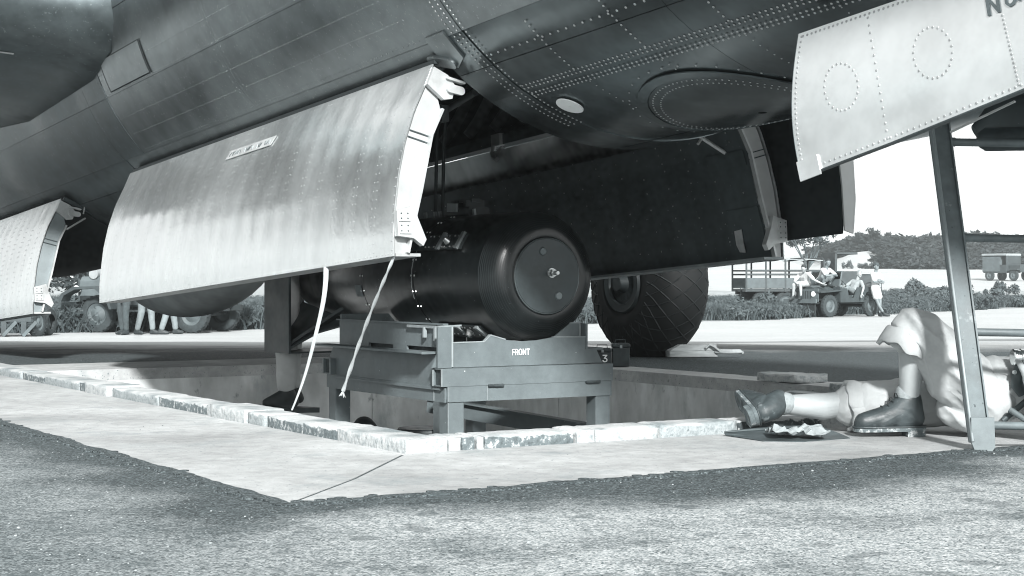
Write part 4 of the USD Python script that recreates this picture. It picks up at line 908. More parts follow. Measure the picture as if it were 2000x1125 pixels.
M_SOCK = look('grey_sock', 0.3, 0.95, var=0.2, scale=60, bump=0.5, bump_scale=150)
M_EYE = look('dark_eye', 0.03, 0.3)
nz = lambda v: np.asarray(v, float) / (np.linalg.norm(v) + 1e-12)
lerp = lambda a, b, t: np.asarray(a, float) * (1 - t) + np.asarray(b, float) * t


def balls(chain, n=18):
    return m3.Manifold.batch_hull([m3.Manifold.sphere(float(r), n).translate(tuple(map(float, p))) for p, r in chain])


def chains(*lists, n=18):
    out = []
    for ch in lists:
        for a, b in zip(ch[:-1], ch[1:]): out.append(balls([a, b], n))
    return out


def finish(ms, res=0.02, it=8):
    q = m3.Manifold.batch_boolean(ms, m3.OpType.Add).refine_to_length(res).to_mesh(); t = trimesh.Trimesh(np.array(q.vert_properties[:, :3], float), np.array(q.tri_verts)); t.merge_vertices()
    if it: trimesh.smoothing.filter_taubin(t, iterations=it)
    return t


def hand(wrist, d, palm, side, curl=0.4, k=1.0):
    """Palm, four unequal fingers and a thumb. d: along the hand, palm: out of the palm, side: towards the thumb."""
    d, palm = nz(d), nz(palm); th = nz(np.cross(d, palm)) * side; w = np.asarray(wrist, float); out = []
    kn = [w + d * .085 * k + th * x * k for x in (.030, .010, -.010, -.028)]
    out.append(balls([(w, .022 * k), (w + d * .03 * k + th * .022 * k, .017 * k), (w + d * .03 * k - th * .022 * k, .016 * k), (kn[0], .012 * k), (kn[3], .011 * k)], 12))
    for q, L, r in zip(kn, (.072, .080, .074, .058), (.0095, .0098, .0093, .0083)):
        a, p, pts = 0.0, q, [(q, r * k)]
        for seg in (.45, .32, .23):
            a += curl; dd = d * math.cos(a) + palm * math.sin(a); p = p + dd * L * seg * k; pts.append((p, r * k * (1 - .12 * len(pts))))
        out += chains(pts, n=10)
    t0 = w + d * .025 * k + th * .025 * k; t1 = t0 + nz(d * .6 + th * .7 + palm * .3) * .038 * k; t2 = t1 + nz(d * .8 + th * .3 + palm * .4 * (1 + curl)) * .03 * k; t3 = t2 + nz(d * .9 + palm * .5) * .022 * k
    return out + chains([(t0, .015 * k), (t1, .0125 * k), (t2, .011 * k), (t3, .009 * k)], n=10)


def head_parts(c, face, upv=(0, 0, 1)):
    """Skull, jaw, nose, ears; c is the head's centre (eye height)."""
    f = nz(face); u = nz(np.asarray(upv) - f * (np.asarray(upv) @ f)); r = np.cross(f, u); c = np.asarray(c, float); p = lambda x, y, z: c + r * x + f * y + u * z
    ms = [balls([(p(0, -.02, .03), .085), (p(0, .02, .025), .078)]), balls([(p(0, .03, .0), .07), (p(.03, .04, -.065), .028), (p(-.03, .04, -.065), .028), (p(0, .066, -.088), .021)]), balls([(p(0, .088, .01), .008), (p(0, .106, -.028), .011), (p(.012, .09, -.034), .008), (p(-.012, .09, -.034), .008)], 12),
          balls([(p(.03, .082, .022), .010), (p(-.03, .082, .022), .010)], 10), balls([(p(.018, .084, -.06), .008), (p(-.018, .084, -.06), .008)], 10)]
    for s in (-1, 1): ms.append(balls([(p(s * .079, -.012, .012), .016), (p(s * .082, -.008, -.025), .010), (p(s * .076, .0, 0), .01)], 10))
    eyes = [trimesh.creation.icosphere(1, .0095).apply_translation(p(s * .031, .083, .004)) for s in (-1, 1)]
    hair = [balls([(p(0, -.03, .045), .089), (p(0, .018, .058), .072)]), balls([(p(0, -.055, -.01), .062), (p(0, -.03, .03), .085)])]
    cut = None
    return ms, eyes, hair, p


def human(name, label, base, J, face, sex='m', shirt=None, legs='shorts', leg_m=None, skin_m=None, hair_m=None, shoe_m=None, cap=False, group=None, res=0.022, sleeves=.75, hands=None, shorts_len=.72, head_up=(0, 0, 1), flare=.022, socks=None, only=None):
    """J: joint positions in world coordinates. hands: {'L': (palm, curl), ...}"""
    skin_m = skin_m or M_SKIN_T; P = {k: np.asarray(v, float) for k, v in J.items()}
    t = Thing(name, label, 'person', base, group)
    hip_c = (P['hipL'] + P['hipR']) / 2; sh_c = (P['shL'] + P['shR']) / 2; tor = sh_c - hip_c; chest = lerp(hip_c, sh_c, .72); waist = lerp(hip_c, sh_c, .32)
    across = nz(P['shL'] - P['shR']); fwd = nz(np.cross(across, tor)); fwd = fwd if fwd @ nz(face) > -0.2 else -fwd
    def torso(g):
        return [balls([(P['shL'] - across * .02, .052 + g), (P['shR'] + across * .02, .052 + g), (chest + across * .07, .098 + g), (chest - across * .07, .098 + g)]),
                balls([(chest + across * .07, .096 + g), (chest - across * .07, .096 + g), (waist + across * .055, .084 + g), (waist - across * .055, .084 + g)]),
                balls([(waist + across * .05, .084 + g), (waist - across * .05, .084 + g), (P['hipL'], .09 + g), (P['hipR'], .09 + g)])]
    ms = torso(0); neck_top = P['head'] - nz(P['head'] - sh_c) * .07
    ms += chains([(sh_c + nz(tor) * .01, .062), (neck_top, .052)]); hm, eyes, hair, hp = head_parts(P['head'], face, head_up); ms += hm
    for s in 'LR':
        ms += chains([(P['sh' + s], .052), (lerp(P['sh' + s], P['el' + s], .45), .047), (P['el' + s], .037), (lerp(P['el' + s], P['wr' + s], .3), .040), (P['wr' + s], .025)])
        hd = P.get('hd' + s, P['wr' + s] + nz(P['wr' + s] - P['el' + s]) * .1) - P['wr' + s]; pal, cu = (hands or {}).get(s, (-fwd, .35)); ms += hand(P['wr' + s], hd, nz(np.asarray(pal, float) - nz(hd) * (np.asarray(pal, float) @ nz(hd)) + 1e-6), 1 if s == 'L' else -1, cu)
        calf = lerp(P['kn' + s], P['an' + s], .32) - nz(P['toe' + s] - P['an' + s]) * .014
        ms += chains([(P['hip' + s], .09), (lerp(P['hip' + s], P['kn' + s], .45), .077), (P['kn' + s], .056), (calf, .055), (lerp(P['kn' + s], P['an' + s], .75), .040), (P['an' + s], .036)])
        ms += [balls([(P['an' + s], .034), (P['heel' + s], .03), (lerp(P['heel' + s], P['toe' + s], .7), .034), (P['toe' + s], .026)])]
    t.part('body', finish(ms, res), skin_m, True)
    t.part('eyes', eyes, M_EYE, True, kind='stuff')
    hm_ = finish(hair, .02, 4)
    keep = ((hm_.vertices - P['head']) @ nz(face) < .045) | ((hm_.vertices - P['head']) @ nz(head_up) > .055)
    hm_.update_faces(keep[hm_.faces].all(1)); hm_.remove_unreferenced_vertices(); t.part('hair', hm_, hair_m or M_HAIR, True)
    if cap:
        cp = [balls([(hp(0, -.03, .065), .088), (hp(0, .025, .07), .08)])]; cpm = finish(cp, .02, 4); cpm.update_faces(((cpm.vertices - P['head']) @ nz(head_up) > .045)[cpm.faces].all(1)); cpm.remove_unreferenced_vertices()
        t.part('cap', [cpm, finish([balls([(hp(.04, .09, .055), .006), (hp(-.04, .09, .055), .006), (hp(.03, .14, .045), .005), (hp(-.03, .14, .045), .005)], 8)], .03, 0)], M_DARKC, True)
    if shirt is not None:
        sm = torso(.014)
        for s in 'LR': sm += chains([(P['sh' + s], .066), (lerp(P['sh' + s], P['el' + s], sleeves), .060 if sleeves < .9 else .05)])
        if sleeves > 1: sm += chains(*[[(P['el' + s], .05), (lerp(P['el' + s], P['wr' + s], sleeves - 1), .042)] for s in 'LR'])
        sm += [balls([(P['hipL'] + (waist - hip_c) * .3, .1), (P['hipR'] + (waist - hip_c) * .3, .1), (waist, .1)])]
        t.part('shirt', wrinkle(finish(sm, res * .8), .007, 16, len(label), (1, 1, .6)), shirt, True)
        t.part('collar', [balls_mesh([(sh_c + nz(tor) * .03 + fwd * .05 + across * x, .016), (sh_c + nz(tor) * .055 + across * x * 2.1, .012), (sh_c + nz(tor) * .06 - fwd * .04 + across * x, .012)]) for x in (-.03, .03)], shirt, True, kind='stuff')
    if legs:
        lm = [balls([(waist - nz(tor) * .03, .094), (P['hipL'], .104), (P['hipR'], .104)])]
        for s in 'LR':
            if legs == 'shorts': lm += chains([(P['hip' + s], .106), (lerp(P['hip' + s], P['kn' + s], shorts_len), .080 + flare)])
            else: lm += chains([(P['hip' + s], .104), (P['kn' + s], .078), (lerp(P['kn' + s], P['an' + s], .86), .062)])
        t.part('shorts' if legs == 'shorts' else 'trousers', wrinkle(finish(lm, res * .8), .006, 15, len(label) + 3, (1, 1, .6)), leg_m, True)
        t.part('belt', finish([balls([(waist - nz(tor) * .025 + across * x, .099) for x in (-.05, .05)])], .03, 0).slice_plane(waist - nz(tor) * .04, nz(tor), cap=False).slice_plane(waist - nz(tor) * .008, -nz(tor), cap=False), M_DARKC, True)
    for s in 'LR':
        an, he, to = P['an' + s], P['heel' + s], P['toe' + s]; upv = nz(an - lerp(he, to, .25))
        t.part('shoe', finish([balls([(an + upv * .05, .046), (an, .042), (he, .036)]), balls([(an, .04), (he, .036), (lerp(he, to, .7), .041), (to, .033)])], .02, 4), shoe_m or M_BOOT_B, True)
        if socks: t.part('sock', finish([balls([(an + upv * .05, .049), (an + upv * .085, .047)])], .02, 2), socks, True)
    return t


def balls_mesh(c, n=12):
    q = balls(c, n).to_mesh(); return trimesh.Trimesh(np.array(q.vert_properties[:, :3], float), np.array(q.tri_verts))


# ---- the man lying beside the pit, one knee raised (measured from the picture at his distance)
A = lambda px, py, Y: at(px, py, Y)
LY = 6.66
hipN, hipF = A(1932, 772, 6.62), A(1928, 778, 6.82); knN, anN = A(1779, 634, 6.60), A(1776, 803, 6.66); heN, toN = A(1788, 833, 6.66), A(1680, 835, 6.64)
knF, anF = A(1662, 789, 6.86), A(1500, 790, 6.84); heF, toF = A(1478, 812, 6.76), A(1446, 776, 6.98)
wa, ch, shN, shF = A(1985, 757, 6.66), A(2050, 728, 6.66), A(2128, 700, 6.48), A(2138, 690, 6.84); hdP = A(2228, 640, 6.66)
man = Thing('person', 'person in pale khaki lying by the pit behind the ladder, one knee raised', 'person', A(1880, 850, LY))
fwd_up = np.array([-.25, -.1, .95])
ms = [balls([(hipN, .085), (hipF, .085), (wa, .1)]), balls([(wa + [0, .05, 0], .095), (wa - [0, .05, 0], .095), (ch + [0, .07, 0], .1), (ch - [0, .07, 0], .1)]), balls([(ch + [0, .07, 0], .098), (ch - [0, .07, 0], .098), (shN, .055), (shF, .055)])]
ms += chains([(lerp(shN, shF, .5), .062), (lerp(lerp(shN, shF, .5), hdP, .55), .052)])
hm, eyes, hair, hp = head_parts(hdP, np.array([-.62, 0, .78]), np.array([.78, 0, .62])); ms += hm
for hip, kn, an, he, to in ((hipN, knN, anN, heN, toN), (hipF, knF, anF, heF, toF)):
    bk = nz(np.cross(nz(an - kn), np.array([0, 1.0, 0]))); bk = bk if bk @ (to - he) < 0 else -bk
    ms += chains([(hip, .088), (lerp(hip, kn, .45), .078), (kn, .056), (lerp(kn, an, .12), .053), (lerp(kn, an, .34) + bk * .010, .0565), (lerp(kn, an, .6) + bk * .004, .047), (lerp(kn, an, .85), .037), (an, .036)], n=28)
    uq = nz(np.cross(np.cross(to - he, an - he), to - he)) * .035
    ms += [balls([(an, .034), (he + uq, .024), (lerp(he, to, .7) + uq * .8, .024), (to + uq * .4, .016)], 20)]
elN, wrN = A(2060, 800, 6.30), A(2010, 742, 6.40); elF, wrF = A(2080, 770, 7.0), A(2014, 720, 6.78)
for sh, el, wr, sd_ in ((shN, elN, wrN, 1), (shF, elF, wrF, -1)):
    ms += chains([(sh, .052), (lerp(sh, el, .45), .047), (el, .038), (lerp(el, wr, .3), .041), (wr, .026)]); ms += hand(wr, nz(A(1990, 700, 6.6) - wr), np.array([0, sd_ * 1.0, .3]), sd_, .55)
man.part('body', finish(ms, .012, 10), M_SKIN, True)
man.part('eyes', eyes, M_EYE, True, kind='stuff')
hm_ = finish(hair, .02, 4); hm_.update_faces(((hm_.vertices - hdP) @ nz([-.62, 0, .78]) < .045)[hm_.faces].all(1)); hm_.remove_unreferenced_vertices(); man.part('hair', hm_, M_HAIR, True)


def folds(t, seeds, amp=.01):
    """Long soft creases running in given directions, plus small wrinkles."""
    t = t.copy(); v = t.vertices; n = t.vertex_normals; d = np.zeros(len(v))
    for (o, ax, freq, rad, a) in seeds:
        q = v - o; ax = nz(ax); along = q @ ax; perp = q - along[:, None] * ax; side = perp @ nz(np.cross(ax, [0, 1.0, 0.001]))
        w = np.exp(-(np.linalg.norm(q, axis=1) / rad) ** 2); d += a * w * (1 - np.abs(np.sin(side * freq + 2.2 * meshkit.fbm(v * 5, 2, int(freq)))) ** .6 * 2)
    rg = lambda k, sd, st: 1 - np.abs(meshkit.fbm(v * np.array(st) * k, 3, sd) - .5) * 4
    d += (rg(9, 77, (1, 1, .5)) - .5) * amp * .6 + (rg(17, 78, (.6, 1, 1)) - .5) * amp * .35 + (meshkit.fbm(v * 32, 3, 79) - .5) * amp * .3; t.vertices = v + n * d[:, None]; return t


# trousers: baggy, the near leg pushed up over the knee, cuffs flaring
cuffN0, cuffN1 = A(1772, 655, 6.60), A(1760, 676, 6.60)
tr = [balls([(hipN + [.0, 0, -.01], .115), (hipF + [0, 0, -.01], .11), (wa, .11)], 28)]
tr += chains([(hipN + [-.01, 0, -.02], .125), (A(1868, 730, 6.60), .128), (A(1808, 662, 6.60), .105), (A(1784, 642, 6.60), .086), (cuffN0, .074)], n=28)
tr += [balls([(A(1900, 812, 6.60), .07), (A(1862, 800, 6.64), .07), (hipN, .11)], 24)]
trn = finish(tr, .011, 8); trn = trn.slice_plane(A(1764, 668, 6.6), nz(A(1778, 640, 6.6) - A(1752, 700, 6.6)), cap=False) if False else trn
tr2 = chains([(hipF, .108), (A(1800, 787, 6.85), .108), (A(1700, 788, 6.86), .1), (A(1664, 792, 6.86), .088)], n=28)
trf = finish(tr2, .012, 8)
trn = folds(trn, [(A(1790, 640, 6.5), knN - hipN, 48, .13, .010), (A(1830, 720, 6.5), np.array([.3, 0, -1.0]), 34, .16, .014), (A(1880, 790, 6.5), hipN - knN, 30, .14, .013), (A(1770, 620, 6.5), np.array([.5, 0, -1.]), 40, .09, .007)], .012)
trf = folds(trf, [(A(1680, 780, 6.75), np.array([.1, 0, 1.]), 40, .10, .007), (A(1780, 790, 6.75), np.array([1., 0, .3]), 26, .16, .008)], .012)
trp = man.part('trousers', [trn], M_KHAKI, True); man.part('trouser_leg', [trf], M_KHAKI, True)
# open cuff of the near leg: a flared band with a dark inside, cut clear of the shin
g = np.linspace(0, 2 * np.pi, 41); axN = nz(A(1752, 700, 6.6) - A(1778, 640, 6.6)); Fc = frame(axN, (0, 1, 0)); lips = []
for (px, py, rx, ry) in ((1771, 652, .086, .084), (1766, 668, .096, .094), (1761, 682, .101, .098), (1761, 684, .090, .090), (1764, 672, .084, .082)):
    c = A(px, py, 6.60); lips.append(c + np.outer(np.cos(g), Fc[0]) * rx + np.outer(np.sin(g), Fc[1]) * ry + np.outer(.010 * np.sin(3 * g + 1) + .006 * np.sin(7 * g), Fc[2]))
man.part('trouser_cuff', sheet(np.array(lips), .003), M_KHAKI, True)
axF = nz(A(1640, 795, 6.86) - A(1690, 790, 6.86)); Ff = frame(axF, (0, 0, 1)); lips = []
for (px, py, r) in ((1682, 791, .094), (1668, 792, .104), (1655, 794, .108), (1654, 794, .094), (1664, 792, .088)):
    c = A(px, py, 6.86); lips.append(c + np.outer(np.cos(g), Ff[0]) * r * .95 + np.outer(np.sin(g), Ff[1]) * r + np.outer(.008 * np.sin(3 * g) + .004 * np.sin(8 * g), Ff[2]))
man.part('trouser_cuff', sheet(np.array(lips), .003), M_KHAKI, True)
# shirt with a loose tail and a breast-pocket flap
shm = [balls([(hipN + [.02, 0, .05], .11), (hipF + [.02, 0, .05], .11), (wa, .125)], 24), balls([(wa + [0, .05, 0], .118), (wa - [0, .05, 0], .118), (ch + [0, .07, .0], .118), (ch - [0, .07, 0], .118)], 24), balls([(ch + [0, .07, 0], .115), (ch - [0, .07, 0], .115), (shN, .075), (shF, .075)], 24)] + chains([(shN, .078), (lerp(shN, elN, .8), .07)], [(shF, .078), (lerp(shF, elF, .8), .07)], n=24)
man.part('shirt', folds(finish(shm, .013, 8), [(A(1960, 760, 6.5), np.array([.5, 0, 1.]), 38, .16, .010), (A(1985, 790, 6.5), np.array([1., 0, .8]), 40, .12, .009)], .012), M_KHAKI, True)
fl = np.array([[A(x, y + dy, 6.54 - .01 * k) for x, y in ((1932, 722), (1945, 716), (1960, 715), (1975, 720), (1984, 732), (1986, 748))] for k, dy in enumerate((0, 7, 15))])
man.part('pocket_flap', sheet(fl, .004), M_KHAKI, True)


def boot(thing, an, he, to, upv, w=.045, m=M_BOOT, sole=M_SOLE):
    """Ankle boot: upper, toe cap, welt and sole, heel, laces."""
    an, he, to = map(lambda q: np.asarray(q, float), (an, he, to)); d = nz(to - he); upv = nz(upv - d * (upv @ d)); r = np.cross(d, upv); L = np.linalg.norm(to - he); p = lambda x, y, z: he + d * x * L + r * y + upv * z
    top = an + upv * .045
    up_ = [balls([(top + d * .0, .050), (p(.10, 0, .075), .048), (p(.02, 0, .035), .042), (p(.30, 0, .075), .046)], 24), balls([(p(.02, 0, .03), .040), (p(.3, 0, .055), .050), (p(.3, 0, .03), .044)], 24), balls([(p(.3, 0, .06), .048), (p(.62, .004, .036), .046), (p(.62, 0, .02), .044)], 24), balls([(p(.62, .004, .036), .046), (p(.92, .006, .020), .040), (p(.95, .006, .012), .034)], 24)]
    t = finish(up_, .008, 6); t = wrinkle(t, .0025, 26, 9); thing.part('boot', t, m, True)
    q = so.unary_union([sg.Point(.0, 0).buffer(.040), sg.LineString([(0, 0), (.30 * L, 0)]).buffer(.034), sg.LineString([(.58 * L, .003), (.92 * L, .006)]).buffer(.043)]).convex_hull.intersection(sg.box(-.1, -.06, L * 1.2, .06)).buffer(.002)
    thing.part('boot_sole', prism(q, he + upv * .003, d, r, -.020 if np.cross(d, r) @ upv > 0 else .020), sole, False)
    hq = sg.Point(.0, 0).buffer(.040).union(sg.box(0, -.040, .045, .040)); thing.part('boot_heel', prism(hq, he - upv * .0172, d, r, -.022 if np.cross(d, r) @ upv > 0 else .022), sole, False)
    thing.part('boot_welt', tube([he + upv * .002 + d * x + r * y for x, y in np.array(q.exterior.coords)], .004, 6, cap=False), m, True)
    for k in range(5):
        x = .60 - .085 * k; z = .082 + .017 * k; thing.part('boot_lace', tube([p(x, -.026, z - .012), p(x + .012, -.012, z + .004), p(x + .012, .012, z + .004), p(x, .026, z - .012)], .0022, 5), M_BOOT_B, False)
    return p, top


pN, topN = boot(man, anN, heN, toN, np.array([0, 0, 1.0]))
pF, topF = boot(man, anF, heF, toF, nz(anF - heF))
man.part('sock', wrinkle(finish([balls([(A(1771, 767, 6.66), .047), (A(1772, 774, 6.66), .05)], 24)], .01, 3), .002, 40), M_SOCK, True)
man.part('sock', wrinkle(finish([balls([(A(1536, 788, 6.84), .046), (A(1530, 788, 6.84), .049)], 24)], .01, 3), .002, 40), M_SOCK, True)

# ---- the man standing in the pit beyond the bomb's tail: only a shin and boot show under the tail plate
st = A(556, 798, 10.9)
s_ = st
def rel(x, y, z): return s_ + np.array([x, y, z])
human('person', 'person standing behind the bomb tail, a rolled trouser leg and dark boot showing', s_,
      dict(head=rel(-.08, .15, 1.62), shL=rel(-.04, .0, 1.40), shR=rel(-.04, .38, 1.40), elL=rel(-.2, .0, 1.15), elR=rel(-.2, .4, 1.15), wrL=rel(-.38, .06, 1.2), wrR=rel(-.38, .3, 1.2), hipL=rel(-.0, .08, .92), hipR=rel(-.0, .28, .92),
           knL=rel(.01, .02, .5), knR=rel(-.0, .32, .5), anL=rel(.01, 0, .1), anR=rel(.0, .34, .1), heelL=rel(.06, .01, .045), heelR=rel(.05, .34, .045), toeL=rel(-.11, -.05, .04), toeR=rel(-.11, .34, .04)),
      (-1, -.2, -.2), shirt=M_DARKC, legs='trousers', leg_m=M_SHIRT_W, shoe_m=M_BOOT_B, sleeves=1.6, socks=M_DARKC)
# ---- the worker crouching under the table in the pit
cb = SU(4.75, 9.25, -1.5)
c_ = lambda x, y, z: cb + np.array([x, y, z])
human('person', 'person in dark clothes crouching with back turned in the pit beneath the steel table', cb,
      dict(head=c_(-.18, .25, 1.12), shL=c_(-.34, .16, .98), shR=c_(.05, .22, 1.0), elL=c_(-.5, .3, .9), elR=c_(.2, .36, .86), wrL=c_(-.44, .5, 1.05), wrR=c_(.1, .55, .98), hipL=c_(-.25, -.1, .72), hipR=c_(0, -.08, .72),
           knL=c_(-.4, .2, .55), knR=c_(.1, .25, .55), anL=c_(-.32, -.05, .1), anR=c_(.03, -.02, .1), heelL=c_(-.32, -.1, .045), heelR=c_(.03, -.07, .045), toeL=c_(-.36, .13, .04), toeR=c_(.06, .15, .04)),
      (-.2, .9, .3), shirt=M_DARKC, legs='trousers', leg_m=M_DARKC, shoe_m=M_BOOT_B, sleeves=1.3)
# ------------------------------------------------------------------ ropes, boxes, ladder and other small things round the pit
M_ROPE = look('pale_webbing', 0.36, 0.9, var=0.15, scale=50, blot=0.2, bscale=8, bump=0.5, bump_scale=200)
M_WOOD = look('weathered_board', 0.36, 0.8, var=0.25, scale=9, blot=0.3, bscale=3, bump=0.4, stretch=(1, 1, 6))
M_LADDER = look('worn_ladder_paint', 0.15, 0.6, metal=0.1, var=0.2, scale=14, blot=0.35, bscale=3.5, bump=0.2, stain=(9, 0.62, 0.3, 0.12), specks=(60, 0.7, 0.06))
M_LEDGE = look('worn_ladder_edge', 0.2, 0.55, metal=0.1, var=0.15, scale=14, stain=(9, 0.6, 0.2, 0.1))
M_TIN = look('dark_tin_box', 0.05, 0.45, metal=0.3, var=0.3, scale=12, blot=0.4, bscale=8, stain=(9, 0.62, 0.2, 0.15))
M_CHROME = look('chrome', 0.8, 0.14, metal=1.0, var=0.05, rvar=0.04)
M_SHEET = look('dark_metal_sheet', 0.10, 0.5, metal=0.3, var=0.25, scale=8, blot=0.3, bscale=4)
M_PAPER = look('crumpled_paper', 0.3, 0.8, var=0.2, scale=30, blot=0.3, bscale=10)


def ribbon(name, label, pts, r0, r1, flat, m, twist=0):
    t = Thing(name, label, 'rope', pts[-1]); P = np.array(pts); s = np.linspace(0, 1, len(P)); q = np.linspace(0, 1, 60)
    from scipy.interpolate import CubicSpline
    C = CubicSpline(s, P)(q)
    rope = tube(C, np.linspace(r0, r1, 60), 12, flat=flat)
    if twist:
        v = rope.vertices
        for k in range(60):
            a = twist * k * .35; sl = slice(k * 12, k * 12 + 12); c = C[k]; tdir = nz(C[min(k + 1, 59)] - C[max(k - 1, 0)]); X = frame(tdir)
            l = (v[sl] - c) @ X.T; l[:, :2] = l[:, :2] @ np.array([[math.cos(a), -math.sin(a)], [math.sin(a), math.cos(a)]]); v[sl] = c + l @ X
        rope.vertices = v
    t.part('strand', rope, m, 50); return t, C


ribbon('webbing_strap', 'smooth pale canvas strap running from the near bay door down to the kerb', [A(637, 522, 8.15), A(632, 585, 8.0), A(620, 640, 7.8), A(605, 700, 7.55), A(590, 750, 7.4), A(570, 801, 7.24)], .013, .004, .35, M_ROPE)
t, C = ribbon('twisted_rope', 'pale twisted rope with frayed end hanging from the near door corner before the cradle', [A(771, 498, 7.55), A(748, 552, 7.6), A(722, 616, 7.7), A(695, 690, 7.8), A(670, 764, 7.85)], .008, .0105, .6, M_ROPE, 1)
fr = [tube([C[-1], C[-1] + np.array([RNG.uniform(-.02, .012), RNG.uniform(-.015, .015), -RNG.uniform(.015, .035)])], [.0035, .0015], 4) for k in range(9)]
t.part('frayed_end', fr, M_ROPE, False, kind='stuff')

# tin boxes on the pit rim
def tin(px0, px1, pt, pb, Y, label, mark=None):
    a, b = A(px0, pb, Y), A(px1, pt, Y); w, h = b[0] - a[0], b[2] - a[2]; g = ground_z((a[0] + b[0]) / 2, Y) if False else a[2]
    t = Thing('tin_box', label, 'box', [(a[0] + b[0]) / 2, Y + .06, a[2]]); c = np.array([(a[0] + b[0]) / 2, Y + .07, a[2] + h / 2])
    t.part('body', rough_box(c, (w, .14, h * .82), shift=-h * .09), M_TIN, 40); t.part('lid', rough_box(c + [0, 0, h * .41], (w + .006, .146, h * .18)), M_TIN, 40)
    t.part('handle', tube([c + [-w * .3, -.0, h * .5], c + [-w * .28, 0, h * .5 + .025], c + [w * .28, 0, h * .5 + .025], c + [w * .3, 0, h * .5]], .004, 6), M_STEEL_D, 40)
    t.part('latch', beam(c + [0, -.076, h * .44], c + [0, -.076, h * .30], .018, .004, (0, 1, 0)), M_BAY_L, False)
    if mark:
        tm = meshkit.text_mesh(mark, h * .38, .001, True); v = tm.vertices.copy(); tm.vertices = c + np.array([-w * .05, -.0712, -h * .22]) + v[:, :1] * np.array([1., 0, 0]) + v[:, 1:2] * np.array([0, 0, 1.0]) - v[:, 2:] * np.array([0, 1.0, 0]); t.part('painted_mark', tm, M_WHT, False)
    return t


def rough_box(c, size, shift=0.0, r=.006):
    q = m3.Manifold.batch_hull([m3.Manifold.sphere(r, 8).translate((sx * (size[0] / 2 - r), sy * (size[1] / 2 - r), sz * (size[2] / 2 - r))) for sx in (-1, 1) for sy in (-1, 1) for sz in (-1, 1)])
    t = q.to_mesh(); return T(np.array(t.vert_properties[:, :3], float) + np.asarray(c) + [0, 0, shift], np.array(t.tri_verts))


tin(1196, 1230, 671, 716, 11.95, 'dark tin box with pale worn front on the pit rim')
tin(1160, 1194, 681, 717, 11.9, 'black tin box with white painted mark behind the cradle corner', '3')
# wooden chock and coiled rope by the main wheel
a = A(1356, 697, 13.5); t = Thing('wheel_chock', 'weathered wooden wheel chock in front of the big tyre', 'chock', a)
F2 = np.array([.985, .17, 0]); G2 = np.array([-.17, .985, 0])
t.part('lower_block', prism(sg.box(-.21, 0, .20, .048), a - G2 * .0, F2, up, -.13), M_WOOD, False); t.part('upper_block', prism(sg.Polygon([(-.205, .05), (.195, .05), (.19, .10), (-.12, .10)]), a + G2 * .005, F2, up, -.12), M_WOOD, False)
t = Thing('rope_coil', 'small coil of rope lying beside the wooden chock', 'rope', A(1425, 692, 13.5)); c = A(1422, 690, 13.55); g = np.linspace(0, 6 * np.pi, 90)
t.part('strand', tube(np.stack([c[0] + (.12 - .004 * g / 3) * np.cos(g), c[1] + .06 * np.sin(g), c[2] + .006 + .006 * g / 6], -1), .011, 7), M_ROPE, 50)
t.part('loose_end', tube([A(1408, 688, 13.5), A(1396, 678, 13.5), A(1386, 673, 13.5), A(1378, 680, 13.5)], .011, 7), M_ROPE, 50)

# ladder
lad = Thing('ladder', 'worn metal ladder leaning up behind the nose wheel door at right', 'ladder', on_z(1915, 878, -.01))
Yl = lambda py: 6.12 + (880 - py) / 625 * .30
rail = lambda px, py: A(px, py, Yl(py))
for dx in (0, 268):
    p0, p1 = rail(1913 + dx, 862), rail(1826 + dx * .97, 190)
    r_ = lad.part('rail', beam(p0, p1, .078, .03, (0, -1, 0), .004), M_LADDER, False)
    lad.part('rail_flange', beam(p0 + [-.036, -.028, 0], p1 + [-.036, -.028, 0], .012, .036, (0, -1, 0), .003), M_LEDGE, False, parent=r_); lad.part('rail_flange', beam(p0 + [.036, -.020, 0], p1 + [.036, -.020, 0], .006, .016, (0, -1, 0)), M_LADDER, False, parent=r_)
    q = rail(1914 + dx, 866); lad.part('foot', prism(sg.Polygon([(-.043, .09), (.043, .09), (.047, -.02), (.03, -.046), (.0, -.052), (-.028, -.036), (-.042, .0)]), q + [0, -.036, .01], np.array([1., 0, 0]), up, -.016), M_LEDGE, 30, parent=r_)
for py, x0 in ((830, 1903), (648, 1886), (464, 1868), (277, 1846)):
    a, b = rail(x0 - 14, py), rail(x0 + 262, py + 5); lad.part('rung', tube([a, lerp(a, b, .5), b], .0155, 14), M_LADDER, 40); lad.part('rung_socket', tube([lerp(a, b, .05), lerp(a, b, .12)], .0185, 14), M_LADDER, 40)

# lamp held by the lying man, stand behind him
t = Thing('inspection_lamp', 'black inspection lamp with polished chrome head in front of the lying person', 'lamp', A(1995, 760, 6.55))
t.part('chrome_head', lathe([(0, .0), (0, .030), (.004, .034), (.018, .0345), (.020, .031), (.03, .031), (.032, .0345), (.07, .0345), (.075, .028), (.12, .022)], A(1977, 698, 6.5), (1, .05, .02), 32), M_CHROME, 30)
t.part('black_body', tube([A(1996, 705, 6.5), A(1990, 735, 6.5), A(1986, 752, 6.5), A(1998, 770, 6.5)], [.022, .03, .026, .02], 12), M_STEEL_D, 40)
t.part('clamp_screw', lathe([(0, 0), (0, .009), (.01, .009)], A(1982, 727, 6.47), (0, 1, 0), 10), M_CHROME, 30)
t = Thing('folding_stand', 'dark tubular folding stand under the lying person at the right edge', 'stand', A(1980, 842, 6.45))
t.part('tube', tube([A(1958, 822, 6.5), A(2020, 770, 6.5), A(2080, 722, 6.5)], .012, 10), M_STEEL_D, 40); t.part('tube', tube([A(1972, 800, 6.47), A(2030, 838, 6.4), A(2055, 852, 6.4)], .012, 10), M_LADDER, 40); t.part('canvas', beam(A(1990, 832, 6.5), A(2150, 826, 6.5), .05, .012), M_DARKC, False)

